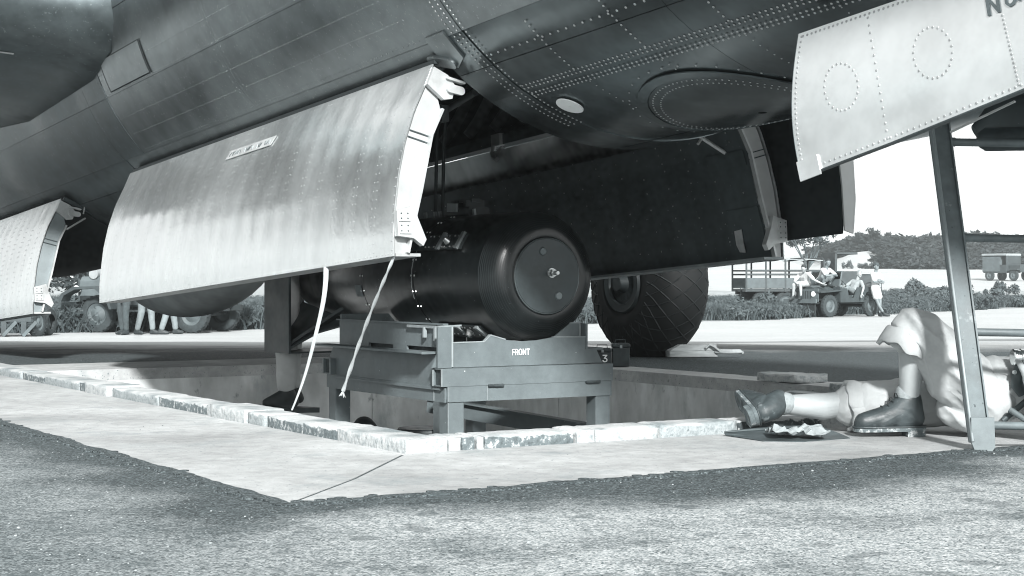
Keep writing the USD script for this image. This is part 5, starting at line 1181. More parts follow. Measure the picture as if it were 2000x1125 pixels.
# dark sheet and crumpled paper on the apron
sh = [on_z(1415, 847, .006), on_z(1497, 861, .004), on_z(1650, 852, .004), on_z(1608, 836, .034), on_z(1560, 838, .03)]
t = Thing('metal_sheet', 'thin dark metal sheet lying by the kerb under the outstretched leg', 'sheet', on_z(1520, 850, 0))
P = np.array([[on_z(1415, 846, .012), on_z(1470, 842, .018), on_z(1530, 838, .022), on_z(1606, 834, .024)], [on_z(1416, 849, .006), on_z(1476, 852, .008), on_z(1550, 851, .010), on_z(1640, 846, .012)], [on_z(1418, 851, .002), on_z(1490, 861, .003), on_z(1570, 862, .003), on_z(1660, 855, .003)]])
t.part('sheet', sheet(P, .004, np.array([0, 0, 1.])), M_SHEET, False); t.part('folded_edge', tube(P[0] + [0, 0, .004], [.004, .008, .009, .006], 8), M_STEEL_D, 40)
pc = on_z(1556, 852, .012); n = 16; gx, gy = np.meshgrid(np.linspace(-.12, .11, n), np.linspace(-.10, .10, n), indexing='ij'); w = np.stack([gx, gy, gx * 0], -1)
hh_ = np.abs(meshkit.fbm(w * 14, 3, 4) - .5) * .17 + np.abs(meshkit.fbm(w * 34, 2, 8) - .5) * .05
t = Thing('crumpled_paper', 'crumpled pale paper lying on the dark metal sheet', 'paper', pc); t.part('leaf', sheet(np.stack([pc[0] + gx + .3 * hh_, pc[1] + gy * .8, pc[2] + .003 + hh_ * .8], -1), .0015, np.array([0, 0, 1.])), M_PAPER, False)

# drum and plank in the pit
t = Thing('wooden_plank', 'dark plank across the pit under the standing person', 'plank', SU(4.4, 10.2, -.29)); t.part('board', beam(A(470, 801, 10.75), A(600, 799, 11.2), .25, .035), M_STEEL_D, False)
dc = SU(4.62, 8.55, -1.5); t = Thing('small_drum', 'small dark hooped drum in the pit under the table', 'drum', dc)
t.part('body', lathe([(0, 0), (0, .15), (.02, .155), (1.0, .155), (1.26, .15), (1.26, 0)], dc, (0, 0, 1), 32), M_TIN, 30)
for z in (.9, 1.08, 1.24): t.part('hoop', lathe([(z - .012, .154), (z, .164), (z + .012, .154)], dc, (0, 0, 1), 32), M_BAY_L, 30)
# ------------------------------------------------------------------ vehicles and men on the far side of the taxiway
M_OD = look('olive_drab_paint', 0.06, 0.6, var=0.2, scale=5, blot=0.3, bscale=1.5, bump=0.1, bump_scale=30)
M_OD_L = look('dusty_olive_paint', 0.12, 0.7, var=0.2, scale=5, blot=0.3, bscale=1.5)
M_TIRE = look('dusty_vehicle_tyre', 0.045, 0.85, var=0.3, scale=12, blot=0.3, bscale=4, bump=0.3, bump_scale=40)
M_CANVAS = look('pale_canvas', 0.32, 0.9, var=0.12, scale=6, blot=0.2, bscale=2, bump=0.3, bump_scale=12)
M_LAMP = look('headlight_glass', 0.75, 0.2, var=0.05)
M_PANE = usdkit.material(stage, '/World/Looks/windscreen_pane', {'t': ('transparent_bsdf', {'color': (.85, .9, .9)}), 'g': ('glossy_bsdf', {'roughness': .05, 'color': (.9, .95, .95)}), 'f': ('fresnel', {'IOR': 1.5}), 'm': ('mix_closure', {})}, [('f.fac', 'm.fac'), ('t.BSDF', 'm.closure1'), ('g.BSDF', 'm.closure2')], surface='m.closure')


class Local:
    """A vehicle's own frame: x forward, y to its left, z up, from its origin on the ground."""
    def __init__(self, o, heading): self.o = np.asarray(o, float); self.f = nz([heading[0], heading[1], 0]); self.l = np.array([-self.f[1], self.f[0], 0]); self.M = np.stack([self.f, self.l, [0, 0, 1.0]])
    def __call__(self, *p): return self.o + np.asarray(p if len(p) == 3 else p[0], float) @ self.M
    def box(self, x0, x1, y0, y1, z0, z1, ch=.01):
        return beam(self(x0, (y0 + y1) / 2, (z0 + z1) / 2), self(x1, (y0 + y1) / 2, (z0 + z1) / 2), y1 - y0, z1 - z0, up, min(ch, (y1 - y0) * .2, (z1 - z0) * .2))
    def side(self, poly, y, d): return prism(sg.Polygon(poly), self(0, y, 0), self.f, up, d)


def wheel(t, L, x, y, r, w, out, tyre=None):
    o = L(x, y - out * w / 2, r); ax = L.l * out
    q = t.part('wheel', lathe([(w * .9, .01), (w * .92, .05), (w * .80, .09), (w * .62, r * .42), (w * .80, r * .56), (w * .80, r * .62)], o, ax, 28), M_OD_L, 30)
    t.part('tyre', lathe([(0, r * .55), (0, r * .75), (w * .12, r * .95), (w * .3, r), (w * .7, r), (w * .88, r * .95), (w, r * .75), (w * .92, r * .60), (w * .6, r * .58)], o, ax, 36), tyre or M_TIRE, 40, parent=q)
    F = frame(ax); nub = [beam(o + ax * w * .32 + (math.cos(a) * F[0] + math.sin(a) * F[1]) * r, o + ax * w * .98 * (1 if k % 2 else .6) + (math.cos(a + .06) * F[0] + math.sin(a + .06) * F[1]) * r * .985, .03, .02, (math.cos(a) * F[0] + math.sin(a) * F[1])) for k, a in enumerate(np.linspace(0, 2 * np.pi, 45)[:-1])]
    t.part('tread_lugs', nub, tyre or M_TIRE, False, parent=q, kind='stuff'); return q


# ---- jeep
JO = np.array([10.86, 54.9]); JO = np.array([*JO, ground_z(*JO) + .005]); L = Local(JO, (-.8, -.6))
jp = Thing('jeep', 'open olive jeep carrying four resting men at the edge of the taxiway', 'jeep', JO)
tub = [L.side([(-1.5, .55), (-1.5, .98), (-.28, .98), (-.1, .62), (.12, .62), (.22, .95), (.55, .95), (.55, .48), (-.55, .48), (-.62, .62), (-.75, .82), (-1.1, .86), (-1.34, .8), (-1.42, .55)], y, d) for y, d in ((.74, .03), (-.74, -.03))]
for k in tub: jp.part('side_panel', k, M_OD, False)
jp.part('floor', L.box(-1.48, .55, -.72, .72, .48, .53), M_OD, False); jp.part('rear_panel', L.box(-1.5, -1.46, -.72, .72, .5, .98), M_OD, False); jp.part('cowl', L.box(.45, .56, -.72, .72, .53, 1.0), M_OD, False)
hood = prism(sg.Polygon([(-.42, .60), (.42, .60), (.42, .93), (.30, 1.0), (-.30, 1.0), (-.42, .93)]), L(1.46, 0, 0), L.l, up, -.92); jp.part('hood', hood, M_OD, False)
gr = jp.part('grille', L.box(1.462, 1.50, -.62, .62, .50, .92), M_OD_L, False)
for y in np.linspace(-.30, .30, 9): jp.part('grille_slot', L.box(1.50, 1.505, y - .015, y + .015, .56, .86, .001), M_GAP, False, parent=gr)
for s in (-1, 1):
    jp.part('headlight', lathe([(0, .001), (.0, .085), (-.02, .095), (-.1, .06)], L(1.53, s * .42, .76), L.f, 20), M_LAMP, 30)
    jp.part('front_fender', [L.side([(1.52, .80), (1.52, .84), (.50, .90), (.40, .52), (.36, .52), (.46, .86), (1.4, .80)], s * .45, -s * .32 if False else (-.32 if s > 0 else .32)), ], M_OD, False)
    jp.part('fender_apron', L.side([(1.45, .55), (1.45, .83), (.5, .88), (.5, .55)], s * .44, .015), M_GAP, False)
    wheel(jp, L, 1.015, s * .66, .365, .17, s); wheel(jp, L, -1.015, s * .66, .365, .17, s)
jp.part('bumper', L.box(1.66, 1.72, -.72, .72, .46, .60), M_OD_L, False)
for y in (-.3, .3): jp.part('frame_rail', L.box(-1.5, 1.67, y - .04, y + .04, .42, .50), M_GAP, False)
jp.part('axle', tube([L(1.015, -.6, .36), L(1.015, .6, .36)], .05, 10), M_GAP, 40); jp.part('axle', tube([L(-1.015, -.6, .36), L(-1.015, .6, .36)], .05, 10), M_GAP, 40)
jp.part('bumper_chain_plate', L.box(1.60, 1.66, -.62, .62, .10, .44), M_GAP, False)
ws = jp.part('windscreen_frame', [beam(L(.50, -.66, 1.0), L(.40, -.66, 1.50), .04, .04), beam(L(.50, .66, 1.0), L(.40, .66, 1.50), .04, .04), beam(L(.40, -.66, 1.50), L(.40, .66, 1.50), .04, .04), beam(L(.45, 0, 1.02), L(.40, 0, 1.5), .03, .03), beam(L(.50, -.66, 1.14), L(.50, .66, 1.14), .03, .22, (0, 0, 1))], M_OD_L, False)
jp.part('windscreen_pane', sheet(np.array([[L(.478, -.64, 1.25), L(.478, .64, 1.25)], [L(.402, -.64, 1.48), L(.402, .64, 1.48)]]), .004), M_PANE, False, parent=ws)
jp.part('steering_wheel', [lathe([(0, .19), (.012, .205), (0, .22), (-.012, .205), (0, .19)], L(.12, .36, 1.08), L.f * -.75 + np.array([0, 0, .65]), 28), beam(L(.12, .36, 1.08), L(.45, .36, .7), .03, .03)], M_GAP, 40)
for y in (.36, -.36): jp.part('seat', [L.box(-.68, -.2, y - .24, y + .24, .58, .72, .04), beam(L(-.68, y, .70), L(-.80, y, 1.12), .46, .08, (1, 0, 0), .02)], M_OD_L, False)
jp.part('spare_wheel', lathe([(0, .1), (0, .25), (.03, .34), (.12, .34), (.15, .25), (.15, .1), (0, .1)], L(-1.52, .2, .82), -L.f, 30), M_TIRE, 40); jp.part('rear_seat', L.box(-1.35, -1.05, -.5, .5, .72, .84, .03), M_OD_L, False)
jp.part('folded_canvas', L.box(-1.52, -1.38, -.7, .7, .96, 1.10, .05), M_CANVAS, False)


def P_(**k): return {a: L(*b) for a, b in k.items()}


human('person', 'person in pale shirt perched on the jeep hood front, legs dangling over the grille', L(1.36, -.1, 1.0),
      P_(head=(1.62, .10, 1.60), shL=(1.50, .20, 1.42), shR=(1.46, -.22, 1.40), elL=(1.46, .42, 1.22), elR=(1.70, -.24, 1.18), wrL=(1.28, .60, 1.10), wrR=(1.74, -.05, 1.08), hipL=(1.34, .02, 1.10), hipR=(1.34, -.20, 1.10), knL=(1.74, .05, 1.08), knR=(1.74, -.24, 1.06),
         anL=(1.72, .08, .68), anR=(1.74, -.26, .66), heelL=(1.70, .08, .62), heelR=(1.72, -.26, .60), toeL=(1.86, .12, .60), toeR=(1.88, -.28, .58)), L.f * .7 + L.l * .3 + np.array([0, 0, -.7]), shirt=M_SHIRT_W, leg_m=M_KHAKI, skin_m=M_SKIN, hair_m=M_HAIR, shorts_len=.7, head_up=(0.1, 0, 1))
human('person', 'person in pale shirt squatting on the jeep hood with forearms resting on the knees', L(.72, .1, 1.0),
      P_(head=(.80, .42, 1.80), shL=(.60, .30, 1.56), shR=(.98, .34, 1.56), elL=(.52, .55, 1.36), elR=(1.06, .58, 1.36), wrL=(.74, .68, 1.38), wrR=(.88, .70, 1.38), hipL=(.66, .02, 1.17), hipR=(.88, .04, 1.17), knL=(.56, .46, 1.36), knR=(1.02, .48, 1.36),
         anL=(.62, .30, 1.06), anR=(.96, .32, 1.06), heelL=(.62, .24, 1.03), heelR=(.96, .26, 1.03), toeL=(.60, .46, 1.025), toeR=(1.0, .46, 1.025)), L.f * .45 + L.l * .8 + np.array([0, 0, -.25]), shirt=M_SHIRT_W, leg_m=M_TROU_G, skin_m=M_SKIN_T, hair_m=M_HAIR, shorts_len=.8)
human('person', 'person in grey shirt slouched behind the jeep wheel with one arm hanging over the side', L(-.5, .36, .7),
      P_(head=(-.66, .50, 1.42), shL=(-.62, .60, 1.16), shR=(-.64, .22, 1.18), elL=(-.52, .80, .96), elR=(-.36, .14, 1.0), wrL=(-.36, .86, .76), wrR=(-.16, .26, 1.02), hipL=(-.46, .46, .80), hipR=(-.46, .26, .80), knL=(-.02, .52, .98), knR=(-.02, .24, .98),
         anL=(.22, .52, .66), anR=(.24, .24, .66), heelL=(.20, .52, .58), heelR=(.22, .24, .58), toeL=(.40, .52, .66), toeR=(.40, .24, .66)), L.f * .45 + L.l * .85 + np.array([0, 0, -.05]), shirt=M_SHIRT_G, legs='trousers', leg_m=M_TROU_G, skin_m=M_SKIN, hair_m=M_HAIR_G)
human('person', 'person in white shirt and shorts leaning on the jeep rear, arms folded', L(-.95, 1.0, 0),
      P_(head=(-.90, 1.02, 1.66), shL=(-1.10, .96, 1.42), shR=(-.72, 1.0, 1.43), elL=(-1.16, 1.10, 1.16), elR=(-.66, 1.14, 1.16), wrL=(-.88, 1.24, 1.20), wrR=(-.96, 1.22, 1.14), hdL=(-.78, 1.24, 1.22), hdR=(-1.06, 1.22, 1.15), hipL=(-1.0, .98, .93), hipR=(-.80, 1.0, .93), knL=(-1.0, 1.10, .50), knR=(-.84, 1.12, .50),
         anL=(-.92, 1.16, .09), anR=(-.96, 1.30, .09), heelL=(-.92, 1.12, .045), heelR=(-.96, 1.26, .045), toeL=(-.84, 1.32, .04), toeR=(-1.06, 1.44, .04)), L.l + L.f * .2, shirt=M_SHIRT_W, leg_m=M_SHIRT_W, skin_m=M_SKIN_T, hair_m=M_HAIR, cap=True, shorts_len=.62, flare=.03)

# ---- stake-sided cargo truck behind the jeep
to_ = np.array([8.5, 60.0]); to_ = np.array([*to_, ground_z(*to_)]); L = Local(to_, (1, .12))
tk = Thing('cargo_truck', 'olive cargo truck with slatted sides and hoops parked in the scrub behind the jeep', 'truck', to_)
bz, bl, bw = .8, (-.15, 2.75), 1.0
tk.part('cargo_bed', L.box(bl[0], bl[1], -bw, bw, bz, bz + .10), M_OD, False)
for s in (-1, 1):
    sp_ = tk.part('side_board', L.box(bl[0], bl[1], s * bw - .02, s * bw + .02, bz + .12, bz + .50), M_OD_L, False)
    for z in (.60, .74): tk.part('side_slat', L.box(bl[0], bl[1], s * bw - .02, s * bw + .02, bz + z, bz + z + .06), M_OD, False)
    for x in np.linspace(bl[0], bl[1], 5): tk.part('stake', beam(L(x, s * bw, bz), L(x, s * bw, bz + 1.15), .05, .06), M_OD, False)
    wheel(tk, L, .5, s * .85, .42, .2, s); wheel(tk, L, 1.35, s * .85, .42, .2, s); wheel(tk, L, 4.6, s * .8, .42, .2, s)
for x in np.linspace(bl[0], bl[1], 5): tk.part('hoop', tube([L(x, -bw, bz + 1.14), L(x, -bw * .8, bz + 1.22), L(x, bw * .8, bz + 1.22), L(x, bw, bz + 1.14)], .025, 6), M_OD, 40)
P = np.array([[L(x, y, bz + 1.19 + .03 * math.sin(x * 9) - .02 * abs(y)) for y in np.linspace(-.95, .95, 7)] for x in np.linspace(bl[0], bl[1], 17)]); tk.part('rolled_canvas', sheet(P, .03), M_CANVAS, 40)
tk.part('frame', [L.box(-.2, 5.1, -.4, -.3, .7, .85), L.box(-.2, 5.1, .3, .4, .7, .85)], M_GAP, False); tk.part('cab', [L.box(3.2, 4.1, -.85, .85, .85, 1.55), L.box(3.2, 3.28, -.85, .85, 1.55, 2.2), L.box(3.25, 4.05, -.85, .85, 2.16, 2.24)], M_OD, False); tk.part('hood', L.box(4.1, 5.1, -.5, .5, .85, 1.45, .08), M_OD, False); tk.part('fuel_tank', L.box(2.3, 2.9, -1.0, -.6, .55, .9, .05), M_OD, False)

# ---- distant truck on the road at the right edge
do = np.array([43.2, 143.0]); do = np.array([*do, ground_z(*do)]); L = Local(do, (.55, -.83))
dt = Thing('distant_truck', 'small distant canvas topped military truck on the pale road at the right edge', 'truck', do)
dt.part('body', [L.box(-1.7, .2, -.95, .95, .7, 2.2, .15)], M_OD_L, False); dt.part('canvas_top', L.box(-1.75, .9, -1.0, 1.0, 2.2, 2.38, .08), M_CANVAS, False); dt.part('cab', [L.box(.2, .9, -.95, .95, .7, 1.4), L.box(.86, .92, -.95, .95, 1.4, 2.2)], M_OD, False); dt.part('hood', L.box(.92, 2.1, -.6, .6, .75, 1.45, .1), M_OD, False)
for s in (-1, 1):
    dt.part('fender', L.box(1.2, 2.1, s * .8 - .2, s * .8 + .2, .95, 1.05), M_OD, False); wheel(dt, L, 1.6, s * .8, .48, .24, s); wheel(dt, L, -1.0, s * .8, .48, .24, s)

# ---- truck behind the near door, with three people beside it
vo = np.array([-8.25, 38.4]); vo = np.array([*vo, ground_z(*vo) + .005]); L = Local(vo, (-.96, .27))
vt = Thing('military_truck', 'olive military truck with rounded fender parked behind the near bay door', 'truck', vo)
for s in (-1, 1):
    wheel(vt, L, 1.2, s * .78, .43, .24, s); wheel(vt, L, -1.2, s * .78, .43, .24, s)
    vt.part('front_fender', L.side([(1.85, .72), (1.78, .86), (1.5, 1.0), (1.0, 1.02), (.72, .8), (.62, .55), (.56, .55), (.66, .86), (.95, 1.08), (1.55, 1.06), (1.86, .9), (1.92, .72)], s * .98, -.36 if s > 0 else .36), M_OD, False)
    vt.part('headlight', lathe([(0, .001), (0, .09), (-.02, .1), (-.12, .05)], L(1.9, s * .62, 1.0), L.f, 18), M_LAMP, 30)
    vt.part('running_board', L.box(-.7, .6, s * .9 - .12, s * .9 + .12, .48, .53), M_OD_L, False)
vt.part('bumper', L.box(2.08, 2.16, -.95, .95, .45, .70), M_OD, False); vt.part('hood', L.box(.6, 1.85, -.5, .5, .75, 1.30, .1), M_OD_L, False); vt.part('grille', L.box(1.85, 1.9, -.5, .5, .7, 1.25), M_OD, False)
vt.part('cab', [L.box(-.4, .6, -.9, .9, .6, 1.3, .04)], M_OD, False); vt.part('windscreen_frame', [beam(L(.5, y, 1.3), L(.4, y, 1.85), .05, .05) for y in (-.85, 0, .85)] + [beam(L(.4, -.85, 1.85), L(.4, .85, 1.85), .05, .05)], M_OD, False)
vt.part('cargo_body', L.box(-1.9, -.45, -.95, .95, .86, 1.5, .04), M_OD, False); vt.part('frame', [L.box(-1.9, 2.1, y - .05, y + .05, .5, .64) for y in (-.35, .35)], M_GAP, False); vt.part('axle', [tube([L(x, -.7, .43), L(x, .7, .43)], .06, 10) for x in (-1.2, 1.2)], M_GAP, 40); vt.part('bedroll', tube([L(1.5, -.5, 1.36), L(1.5, .5, 1.36)], .12, 12), M_CANVAS, 40)


M_TROU_P = look('faded_khaki', .22, .9, var=.15, scale=14)


def stander(px, Y, label, face, step, trm, shirt=M_SHIRT_G, k=0):
    g = A(px, 640, Y); g[2] = ground_z(g[0], g[1]); f = nz([*face, 0]); l = np.array([-f[1], f[0], 0]); q = lambda x, y, z: g + f * x + l * y + np.array([0, 0, z])
    human('person', label, g, dict(head=q(.05, 0, 1.64), shL=q(0, .2, 1.42), shR=q(0, -.2, 1.42), elL=q(.03, .27, 1.13), elR=q(.05, -.27, 1.13), wrL=q(.2, .22, .95), wrR=q(.16, -.24, .92), hipL=q(0, .1, .92), hipR=q(0, -.1, .92), knL=q(.04 + step * .4, .11, .5), knR=q(.03 - step * .4, -.11, .5),
          anL=q(step, .12, .09), anR=q(-step, -.12, .09), heelL=q(step - .05, .12, .045), heelR=q(-step - .05, -.12, .045), toeL=q(step + .15, .14, .04), toeR=q(-step + .15, -.14, .04)), (*f[:2], -.1), shirt=shirt, legs='trousers', leg_m=trm, res=.03)


stander(243, 36.2, 'person in dark trousers standing left of the trio below the near door', (-.6, -.8), .05, M_DARKC, M_DARKC)
stander(283, 36.4, 'person in pale trousers standing mid stride in the middle of the trio beside the truck', (.9, -.3), .13, M_TROU_P, M_SHIRT_G)
stander(329, 36.6, 'person in pale trousers standing right of the trio by the truck underside', (.95, .2), .16, M_TROU_P, M_SHIRT_G)

# ---- low trailer at the left edge
ro = np.array([-11.9, 35.2]); ro = np.array([*ro, ground_z(*ro)]); L = Local(ro, (1, .05))
tr_ = Thing('low_trailer', 'dark low loading trailer with slanted braces at the left edge under the rear door', 'trailer', ro)
tr_.part('deck', L.box(-1.6, 1.7, -.8, .8, .32, .44), M_OD, False)
for x in np.arange(-1.4, 1.6, .42): tr_.part('brace', beam(L(x, -.82, .03), L(x + .28, -.82, .33), .05, .07), M_OD_L, False); tr_.part('side_plate', L.box(x - .05, x + .06, -.80, -.77, .06, .34), M_OD, False)
for s in (-1, 1): wheel(tr_, Local(L(1.75, s * .5, 0), (.25, 1)), 0, 0, .30, .17, s)

# ------------------------------------------------------------------ trees, scrub and the hill
def leaf_look(name, v):
    return usdkit.material(stage, f'/World/Looks/{name}', {'o': ('object_info', {}), 'g': ('geometry', {}), 'mx': ('math', {'math_type': 'multiply_add', 'value2': .6, 'value3': .0}), 'ad': ('math', {'math_type': 'multiply_add', 'value2': .4}), 'r': ('rgb_ramp', {'ramp': [(0, tint(v * .6)), (.5, tint(v)), (1, tint(v * 1.7))]}), 'd': ('principled_bsdf', {'roughness': .6, 'specular_ior_level': .3}), 't': ('translucent_bsdf', {}), 'm': ('mix_closure', {'fac': .3})},
                           [('g.random_per_island', 'mx.value1'), ('o.random', 'ad.value1'), ('mx.value', 'ad.value3'), ('ad.value', 'r.fac'), ('r.color', 'd.base_color'), ('r.color', 't.color'), ('d.BSDF', 'm.closure1'), ('t.BSDF', 'm.closure2')], surface='m.closure')


M_LEAF = leaf_look('scrub_leaf', .14); M_LEAF_D = leaf_look('tree_leaf', .055); M_GRASS = leaf_look('dry_grass', .14); M_BARK = look('grey_bark', .12, .9, var=.3, scale=12)


def leaves(n, centres, radii, size, rng, flat=.8):
    """Leaf faces scattered through clumps: each a bent diamond of two triangles."""
    k = rng.integers(0, len(centres), n); d = rng.normal(size=(n, 3)); d /= np.linalg.norm(d, axis=1, keepdims=True); r = rng.random(n) ** .45
    c = np.asarray(centres)[k] + d * (np.asarray(radii)[k] * r[:, None]); a = rng.normal(size=(n, 3)); a[:, 2] *= flat; a /= np.linalg.norm(a, axis=1, keepdims=True); b = np.cross(a, d + .3 * rng.normal(size=(n, 3))); b /= np.linalg.norm(b, axis=1, keepdims=True) + 1e-9
    s = size * rng.uniform(.6, 1.4, n)[:, None]; V = np.stack([c - a * s, c + b * s * .45, c + a * s, c - b * s * .45], 1).reshape(-1, 3); i = np.arange(n)[:, None] * 4
    return T(V, np.vstack([i + [0, 1, 2], i + [0, 2, 3]]))


UsdGeom.Scope.Define(stage, '/World/Looks')


def proto(name, parts):
    p = stage.CreateClassPrim(f'/_{name}')
    x = UsdGeom.Xform.Define(stage, f'/World/Protos_{name}') if False else None
    for pn, mesh, m in parts: usdkit.mesh(stage, f'/_{name}/{pn}', mesh, m, smooth=False)
    return f'/_{name}'


def bush_mesh(seed, n=1300, h=.9, w=.9, size=.075):
    r = np.random.default_rng(seed); k = 9; cs = np.stack([r.normal(0, w * .38, k), r.normal(0, w * .38, k), r.uniform(.18, .72, k) * h], -1); rad = np.stack([r.uniform(.22, .38, k) * w, r.uniform(.22, .38, k) * w, r.uniform(.18, .32, k) * h], -1)
    lf = leaves(n, cs, rad, size, r); lf.vertices[:, 2] = np.abs(lf.vertices[:, 2])
    tw = trimesh.util.concatenate([tube([[0, 0, -.1], c * [.5, .5, .6], c * [1, 1, 1.05] + [0, 0, rad[i][2] * .7]], [.02, .012, .005], 5) for i, c in enumerate(cs)]); return lf, tw


BUSH = []
for k in range(4):
    lf, tw = bush_mesh(100 + k); BUSH.append(proto(f'shrub_{k}', [('foliage', lf, M_LEAF), ('stems', tw, M_BARK)]))
R2 = np.random.default_rng(21)
SH = []
for px, py, sc in [(1408, 627, .75), (1428, 612, .95), (1450, 624, .8), (1474, 608, 1.0), (1500, 620, .85), (1522, 606, 1.0), (1545, 618, .8), (1462, 594, 1.0), (1512, 592, 1.1), (1416, 590, 1.0), (1553, 596, .9), (1400, 606, .9),
                   (1762, 603, 1.2), (1782, 588, 1.3), (1800, 600, 1.0), (1822, 590, 1.3), (1842, 600, 1.1), (1752, 586, 1.1), (1858, 604, .9), (1812, 575, 1.3), (1780, 572, 1.3), (1846, 578, 1.2), (1908, 602, .9), (1924, 590, 1.2), (1946, 600, 1.0), (1960, 597, 1.1), (1982, 596, .85), (1934, 574, 1.2), (1962, 572, 1.0)]:
    Yb = 49.5 + (630 - py) * .5 + max(0, (px - 1740)) * .045
    if px > 1740: Yb = 60 + (606 - py) * .9 + (px - 1740) * .03
    SH.append((px, Yb, sc))
for px in np.arange(108, 540, 17): SH.append((px + R2.uniform(-6, 6), 41 + R2.uniform(0, 3), R2.uniform(.7, 1.15)))
ORD = 'first second third fourth fifth sixth seventh eighth ninth tenth eleventh twelfth thirteenth fourteenth fifteenth sixteenth seventeenth eighteenth'.split()


def spot(px):
    if px < 185: return 'between the rear door and the parked truck'
    if px < 440: return 'behind the parked truck at left'
    if px < 560: return 'just left of the bomb tail plate'
    if px < 1480: return 'beside the big aircraft tyre'
    if px < 1560: return 'in front of the slatted truck'
    if px < 1890: return 'between the jeep and the ladder'
    return 'at the far right beyond the ladder'


order = {}
for i in sorted(range(len(SH)), key=lambda i: SH[i][0]): order.setdefault(spot(SH[i][0]), []).append(i)
SH = [(px, Yb + R2.uniform(-.8, .8), sc * R2.uniform(.6, 1.2)) for px, Yb, sc in SH]
for i, (px, Yb, sc) in enumerate(SH):
    p = A(px, 600, Yb); p[2] = ground_z(p[0], p[1]) - .03; g_ = spot(px); k = order[g_].index(i); n_ = len(order[g_])
    lab = ['small', 'middling', 'large'][0 if sc < .9 else 1 if sc < 1.1 else 2] + f' scrub bush {g_}, ' + ('leftmost there' if k == 0 else 'rightmost there' if k == n_ - 1 else ORD[k] + ' from the left')
    copy_of(BUSH[i % 4], 'shrub', lab, p, R2.uniform(0, 6.3), (sc, sc, sc * R2.uniform(.75, 1.05)), 'shrub', f'scrub bushes {g_}')


def blades(seed, n=260, h=.5, w=.5):
    r = np.random.default_rng(seed); b = np.stack([r.normal(0, w * .45, n), r.normal(0, w * .45, n), np.zeros(n) - .03], -1); a = r.uniform(0, 6.28, n); lean = r.normal(0, .22, (n, 2)); H = h * r.uniform(.5, 1.15, n); s = .014 * r.uniform(.7, 1.4, n)
    d = np.stack([np.cos(a), np.sin(a), 0 * a], -1) * s[:, None]; tip = b + np.stack([lean[:, 0], lean[:, 1], H], -1); mid = b + np.stack([lean[:, 0] * .35, lean[:, 1] * .35, H * .55], -1)
    V = np.stack([b - d, b + d, mid + d * .8, mid - d * .8, tip], 1).reshape(-1, 3); i = np.arange(n)[:, None] * 5; return T(V, np.vstack([i + [0, 1, 2], i + [0, 2, 3], i + [3, 2, 4]]))
# grass along the taxiway edge, and the hill with its scrub
def point_growth():
    """Grass tufts as one instancer whose prototypes are its own children."""
    pi_path = '/World/undergrowth'
    USED[('/World', 'undergrowth')] = 0
    pi = UsdGeom.PointInstancer.Define(stage, pi_path); tag(pi.GetPrim(), 'rough grass and low weeds along the far edge of the taxiway', None, None, 'stuff'); P = []
    for k in range(3): usdkit.mesh(stage, f'{pi_path}/tuft_{k}', blades(50 + k), M_GRASS, smooth=False); P.append(f'{pi_path}/tuft_{k}')
    lf, _ = bush_mesh(300, 500, .5, .8, .06); usdkit.mesh(stage, f'{pi_path}/weed', lf, M_LEAF, smooth=False); P.append(f'{pi_path}/weed')
    r = np.random.default_rng(5); n = 12000; px = r.uniform(-60, 2060, n); d = r.random(n) ** 1.6 * 26 + .2
    x = (px - 1000) / FPX; Y = np.interp(x * 50, EDGE_X, EDGE_Y)
    for _ in range(4): Y = np.interp(x * (Y + d), EDGE_X, EDGE_Y)
    Y = Y + d; X = x * Y; keep = ~((px > 1885) & (Y > 86)) & ~((X > 12) & (Y > 98)); patch = meshkit.fbm(np.stack([X * .35, Y * .35, 0 * X], -1), 3, 17); keep &= (patch > .40) | (px < 560)
    X, Y = X[keep], Y[keep]; n = len(X)
    pi.CreatePrototypesRel().SetTargets([Sdf.Path(p) for p in P]); pi.CreatePositionsAttr(Vt.Vec3fArray.FromNumpy(np.stack([X, Y, ground_z(X, Y)], -1).astype(np.float32)))
    pi.CreateProtoIndicesAttr(Vt.IntArray.FromNumpy(r.choice(4, n, p=[.16, .16, .16, .52]).astype(np.int32))); s = r.uniform(.6, 1.25, n) * np.where(X < 0, 1.15, .9); pi.CreateScalesAttr(Vt.Vec3fArray.FromNumpy(np.stack([s, s, s], -1).astype(np.float32)))
    pi.CreateOrientationsAttr(Vt.QuathArray([Gf.Quath(math.cos(a / 2), 0, 0, math.sin(a / 2)) for a in r.uniform(0, 6.28, n)]))


point_growth()
HXS, HYS = np.arange(34, 330, 2.0), np.arange(166, 300, 2.0)


def hill_h(X, Y):
    base = ground_z(X, Y); crest = np.interp(X, [34, 38, 42, 47, 60, 90, 140, 330], [0, .5, 2.2, 3.0, 3.0, 3.6, 5.4, 9]); rise = sstep((Y - 172 - 4 * (meshkit.fbm(np.stack([X * .06, Y * 0, X * 0], -1), 2, 3) - .5)) / 34)
    return base - .3 + crest * rise + 1.3 * rise * (meshkit.fbm(np.stack([X * .12, Y * .12, X * 0], -1), 4, 8) - .5)


HX, HY = np.meshgrid(HXS, HYS, indexing='ij'); HP = np.stack([HX, HY, hill_h(HX, HY)], -1); F_ = quads(*HX.shape); V_ = HP.reshape(-1, 3); C_ = V_[F_].mean(1)
N_ = np.cross(V_[F_[:, 1]] - V_[F_[:, 0]], V_[F_[:, 2]] - V_[F_[:, 0]]); F_ = np.where((N_[:, 2] < 0)[:, None], F_[:, ::-1], F_)
bare = (C_[:, 0] < 42.0 + .12 * (C_[:, 1] - 172)) & (C_[:, 0] > 35)
def sub(mask): u, inv = np.unique(F_[mask], return_inverse=True); return T(V_[u], inv.reshape(-1, 3))
setting('hill', sub(~bare), M_SOIL, 'low scrub covered hill at right', True); setting('bare_bank', sub(bare), M_ROAD, 'pale bare coral bank at the left end of the hill', True)
